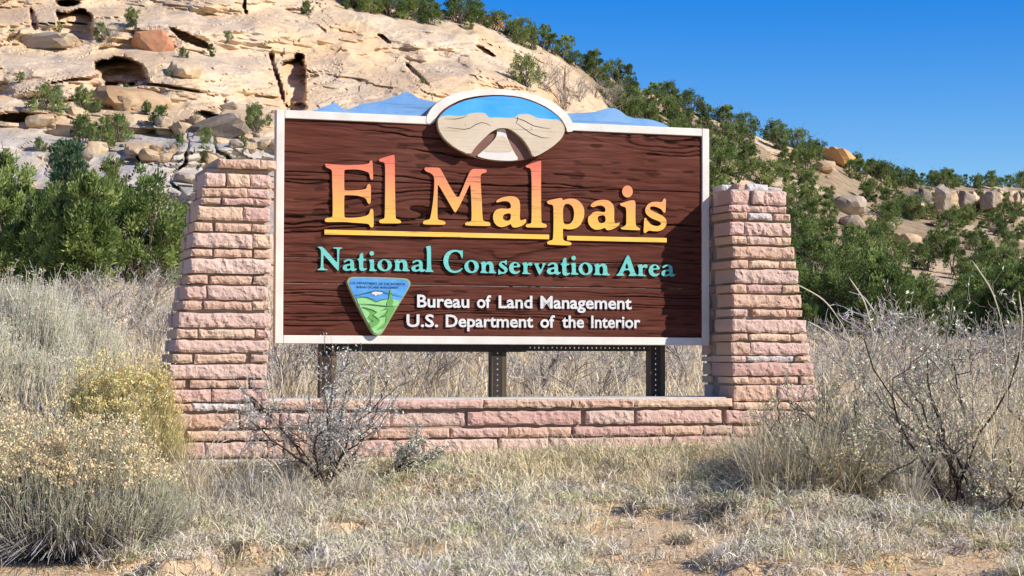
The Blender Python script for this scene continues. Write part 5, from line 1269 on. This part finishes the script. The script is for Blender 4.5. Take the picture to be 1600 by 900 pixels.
def litter():
    r = np.random.default_rng(88); n = 9000
    y = 6.3 + 3.3 * r.random(n); x = (r.random(n) * 2 - 1) * (0.30 * y + 0.25); k_ = ~in_wall(x, y); x, y = x[k_], y[k_]; n = len(x)
    th = r.random(n) * 6.283; L = 0.012 + 0.05 * r.random(n) ** 2
    P = np.stack([np.stack([x + L * s_ * np.cos(th), y + L * s_ * np.sin(th)], -1) for s_ in (0, 0.5, 1)], 1)
    P[:, 1] += 0.004 * r.standard_normal((n, 2)); P = np.concatenate([P, (G(P[..., 0], P[..., 1]) + 0.003 + 0.004 * r.random((n, 1)))[..., None]], -1)
    V, F = ribbons(P, np.full((n, 3), 0.0026) + 0.002 * r.random((n, 1)), unit(np.c_[-np.sin(th), np.cos(th), 0.3 * r.standard_normal(n)]))
    c = blend((0.80, 0.70, 0.48), (0.30, 0.22, 0.15), r.random((n, 1)) ** 1.5)
    o = obj('plant_litter', mesh('plant_litter', V, F, M['blade'], col=np.repeat(c, 6, 0))); o['kind'] = 'stuff'; o['label'] = 'broken straw and twig litter on the sand'; o['category'] = 'litter'
    n = 3500; y = 6.3 + 3.2 * r.random(n); x = (r.random(n) * 2 - 1) * (0.30 * y + 0.25); k_ = ~in_wall(x, y); x, y = x[k_], y[k_]; n = len(x)
    oc = np.array([[1, 0, 0], [-1, 0, 0], [0, 1, 0], [0, -1, 0], [0, 0, 1], [0, 0, -1.0]]); of = np.array([[0, 2, 4], [2, 1, 4], [1, 3, 4], [3, 0, 4], [2, 0, 5], [1, 2, 5], [3, 1, 5], [0, 3, 5]])
    sz = 0.003 + 0.011 * r.random(n) ** 4
    V = np.c_[x, y, G(x, y) + 0.001][:, None] + oc[None] * sz[:, None, None] * (0.6 + 0.8 * r.random((n, 6, 1))) * np.array([1, 1, 0.7])
    F = (of[None] + 6 * np.arange(n)[:, None, None]).reshape(-1, 3)
    c = blend((0.46, 0.33, 0.22), (0.62, 0.52, 0.42), r.random((n, 1)))
    o = obj('pebbles', mesh('pebbles', V.reshape(-1, 3), F, M['stem'], col=np.repeat(c, 6, 0))); o['kind'] = 'stuff'; o['label'] = 'small pebbles and clods scattered on the sand'; o['category'] = 'pebbles'
litter()

# bunches of taller grass, each a thing
def bunch(loc, H, n, label, seed, cols=ST, spread=0.5, heads=4, w0=0.0030, dirx=0.0):
    r = np.random.default_rng(seed); t = thing('bunch_grass', label, 'grass', loc, 0, 'bunches of tall grass')
    th = r.random(n) * 6.283; rad = 0.035 * np.sqrt(r.random(n)); base = np.c_[rad * np.cos(th), rad * np.sin(th), np.full(n, -0.01)]
    V, F = blades(base, 6, H * (0.35 + 0.6 * r.random(n)), th, 1.57 - spread * r.random(n), 0.2 + 1.5 * r.random(n) ** 1.5, np.full(n, w0), r, 0.5)
    obj('blades', mesh('blades', V, F, M['blade'], col=np.repeat(blend(cols[0], cols[1], r.random((n, 1))) * (0.65 + 0.5 * r.random((n, 1))), 12, 0)), t)
    if heads:
        th = r.random(heads) * 6.283 if not dirx else np.where(dirx < 0, math.pi, 0) + 0.5 * r.standard_normal(heads)
        k = 9; s = np.linspace(0, 1, k)[None]; e = 1.45 - 0.2 * r.random((heads, 1)) - (0.5 + 0.6 * r.random((heads, 1))) * s ** 2
        L = H * (0.9 + 0.5 * r.random((heads, 1))); st = L / (k - 1)
        P = np.stack([np.cumsum(np.cos(e) * np.cos(th)[:, None] * st, 1), np.cumsum(np.cos(e) * np.sin(th)[:, None] * st, 1), np.cumsum(np.sin(e) * st, 1) - 0.03], -1)
        rad = np.interp(s[0], [0, 0.7, 0.78, 0.95, 1], [0.0016, 0.0011, 0.0028, 0.0024, 0.0006])[None].repeat(heads, 0)
        V, F = tubes(P, rad, 4); obj('seed_stalks', mesh('seed_stalks', V, F, M['stem'], col=np.repeat(vary((0.66, 0.57, 0.40), heads, r, 0.12), k * 4, 0)), t)
    return t
def arch_stalks(t, loc, lines, D):
    for ln in lines:
        q = np.array([at(float(u), float(v), D) - np.asarray(loc) for u, v in ln]); q = np.r_[[[0.01, 0, -0.02]], q]
        k = np.linspace(0, len(q) - 1, 22); P = np.stack([np.interp(k, np.arange(len(q)), q[:, c]) for c in range(3)], -1)
        for _ in range(3): P[1:-1] = (P[:-2] + 2 * P[1:-1] + P[2:]) / 4
        rad = np.interp(np.linspace(0, 1, 22), [0, 0.6, 0.72, 0.95, 1], [0.0024, 0.0017, 0.0034, 0.0030, 0.0008])[None]
        V, F = tubes(P[None], rad, 5); obj('seed_stalk', mesh('seed_stalk', V, F, M['stem'], col=np.array([0.72, 0.63, 0.44])), t)
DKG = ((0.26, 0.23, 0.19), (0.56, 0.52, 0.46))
for i, (u, D, H, n, cols, sp, hd, dx, lab) in enumerate((
    (1325, 8.6, 0.62, 160, ST, 0.4, 3, -1, 'tall grass whose stalks arch left beside the right pillar'), (1352, 8.5, 0.55, 90, ST, 0.4, 2, -1, 'tall grass with one straight stalk right of the arching one'), (1560, 8.3, 0.80, 120, ST, 0.3, 2, -1, 'tallest seed stalks in front of the right shrub'),
    (1235, 8.7, 0.38, 170, GY, 0.6, 3, 0, 'dry grass bunch at the left end of the right thicket'), (1290, 8.4, 0.40, 170, ST, 0.5, 3, 0, 'straw grass bunch in the middle of the right thicket'), (1420, 8.2, 0.40, 170, GY, 0.6, 3, 0, 'grey grass bunch under the tall right shrub'),
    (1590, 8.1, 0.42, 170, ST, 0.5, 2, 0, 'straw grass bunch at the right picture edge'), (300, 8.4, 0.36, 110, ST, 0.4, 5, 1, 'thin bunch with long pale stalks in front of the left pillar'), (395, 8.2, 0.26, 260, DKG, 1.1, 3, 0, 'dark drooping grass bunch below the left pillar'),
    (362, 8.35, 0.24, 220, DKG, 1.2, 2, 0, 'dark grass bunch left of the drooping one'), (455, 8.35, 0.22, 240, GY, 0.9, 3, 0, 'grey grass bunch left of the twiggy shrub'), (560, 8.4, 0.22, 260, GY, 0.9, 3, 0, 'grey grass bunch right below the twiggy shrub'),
    (165, 8.7, 0.46, 60, ST, 0.4, 4, 1, 'long pale stalks between the two yellow rabbitbrush bushes'), (205, 7.1, 0.34, 40, ST, 0.5, 4, 0, 'long pale stalks crossing the front rabbitbrush'), (690, 8.75, 0.13, 150, GN, 0.9, 0, 0, 'low green tuft in front of the wall, left of the middle'),
    (1112, 8.9, 0.15, 150, GN, 0.9, 0, 0, 'low green tuft in front of the wall, near the right pillar'), (800, 8.6, 0.13, 130, GN, 0.9, 0, 0, 'low green tuft in front of the middle of the wall'), (1020, 8.5, 0.2, 150, ST, 0.7, 3, 0, 'straw tuft in front of the right half of the wall'))):
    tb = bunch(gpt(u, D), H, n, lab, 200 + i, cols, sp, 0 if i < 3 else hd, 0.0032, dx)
    if i == 0: arch_stalks(tb, gpt(u, D), ([(1345, 600), (1325, 520), (1290, 468), (1243, 443)], [(1330, 640), (1318, 560), (1296, 520), (1262, 502)], [(1310, 660), (1290, 590), (1262, 572)]), D)
    if i == 1: arch_stalks(tb, gpt(u, D), ([(1368, 600), (1366, 530), (1352, 470), (1327, 434)], [(1350, 640), (1362, 560), (1372, 520)]), D)
    if i == 2: arch_stalks(tb, gpt(u, D), ([(1575, 600), (1570, 520), (1552, 455), (1519, 407)], [(1590, 600), (1598, 500), (1592, 455)]), D)
for i, (u, v, H, lab) in enumerate(((872, 858, 0.10, 'grass clump coloured dark as the shade of a hollow in the sand, largest at the bottom middle'), (770, 812, 0.08, 'low grass clump coloured dark as hollow shade, left of the bottom middle'), (880, 770, 0.10, 'grass clump coloured dark as hollow shade, in front of the middle of the wall'), (1005, 790, 0.10, 'grass clump coloured dark as hollow shade, right of the middle, below the wall'),
                                  (1120, 800, 0.13, 'broad grass clump coloured dark as shade at the left end of the right thicket'), (655, 876, 0.08, 'grass clump coloured dark as hollow shade, at the bottom edge below the emblem'), (1060, 850, 0.09, 'grass clump coloured dark as hollow shade, near the bottom, right of the middle'), (1190, 760, 0.14, 'tuft coloured dark as the shade under the straw shrub by the right pillar'), (1440, 800, 0.15, 'tuft coloured dark as the shade at the foot of the tall right shrub'), (1560, 808, 0.14, 'tuft coloured dark as shade near the bottom right corner'))):
    bunch(ground_hit(u, v, 5.0, 9.6) - np.array([0, 0, 0.01]), H, 230, lab, 400 + i, ((0.10, 0.085, 0.07), (0.34, 0.30, 0.25)), 1.35, 0, 0.0040)  # added clumps: shade of undercut hollows and thicket foot put into blade colour
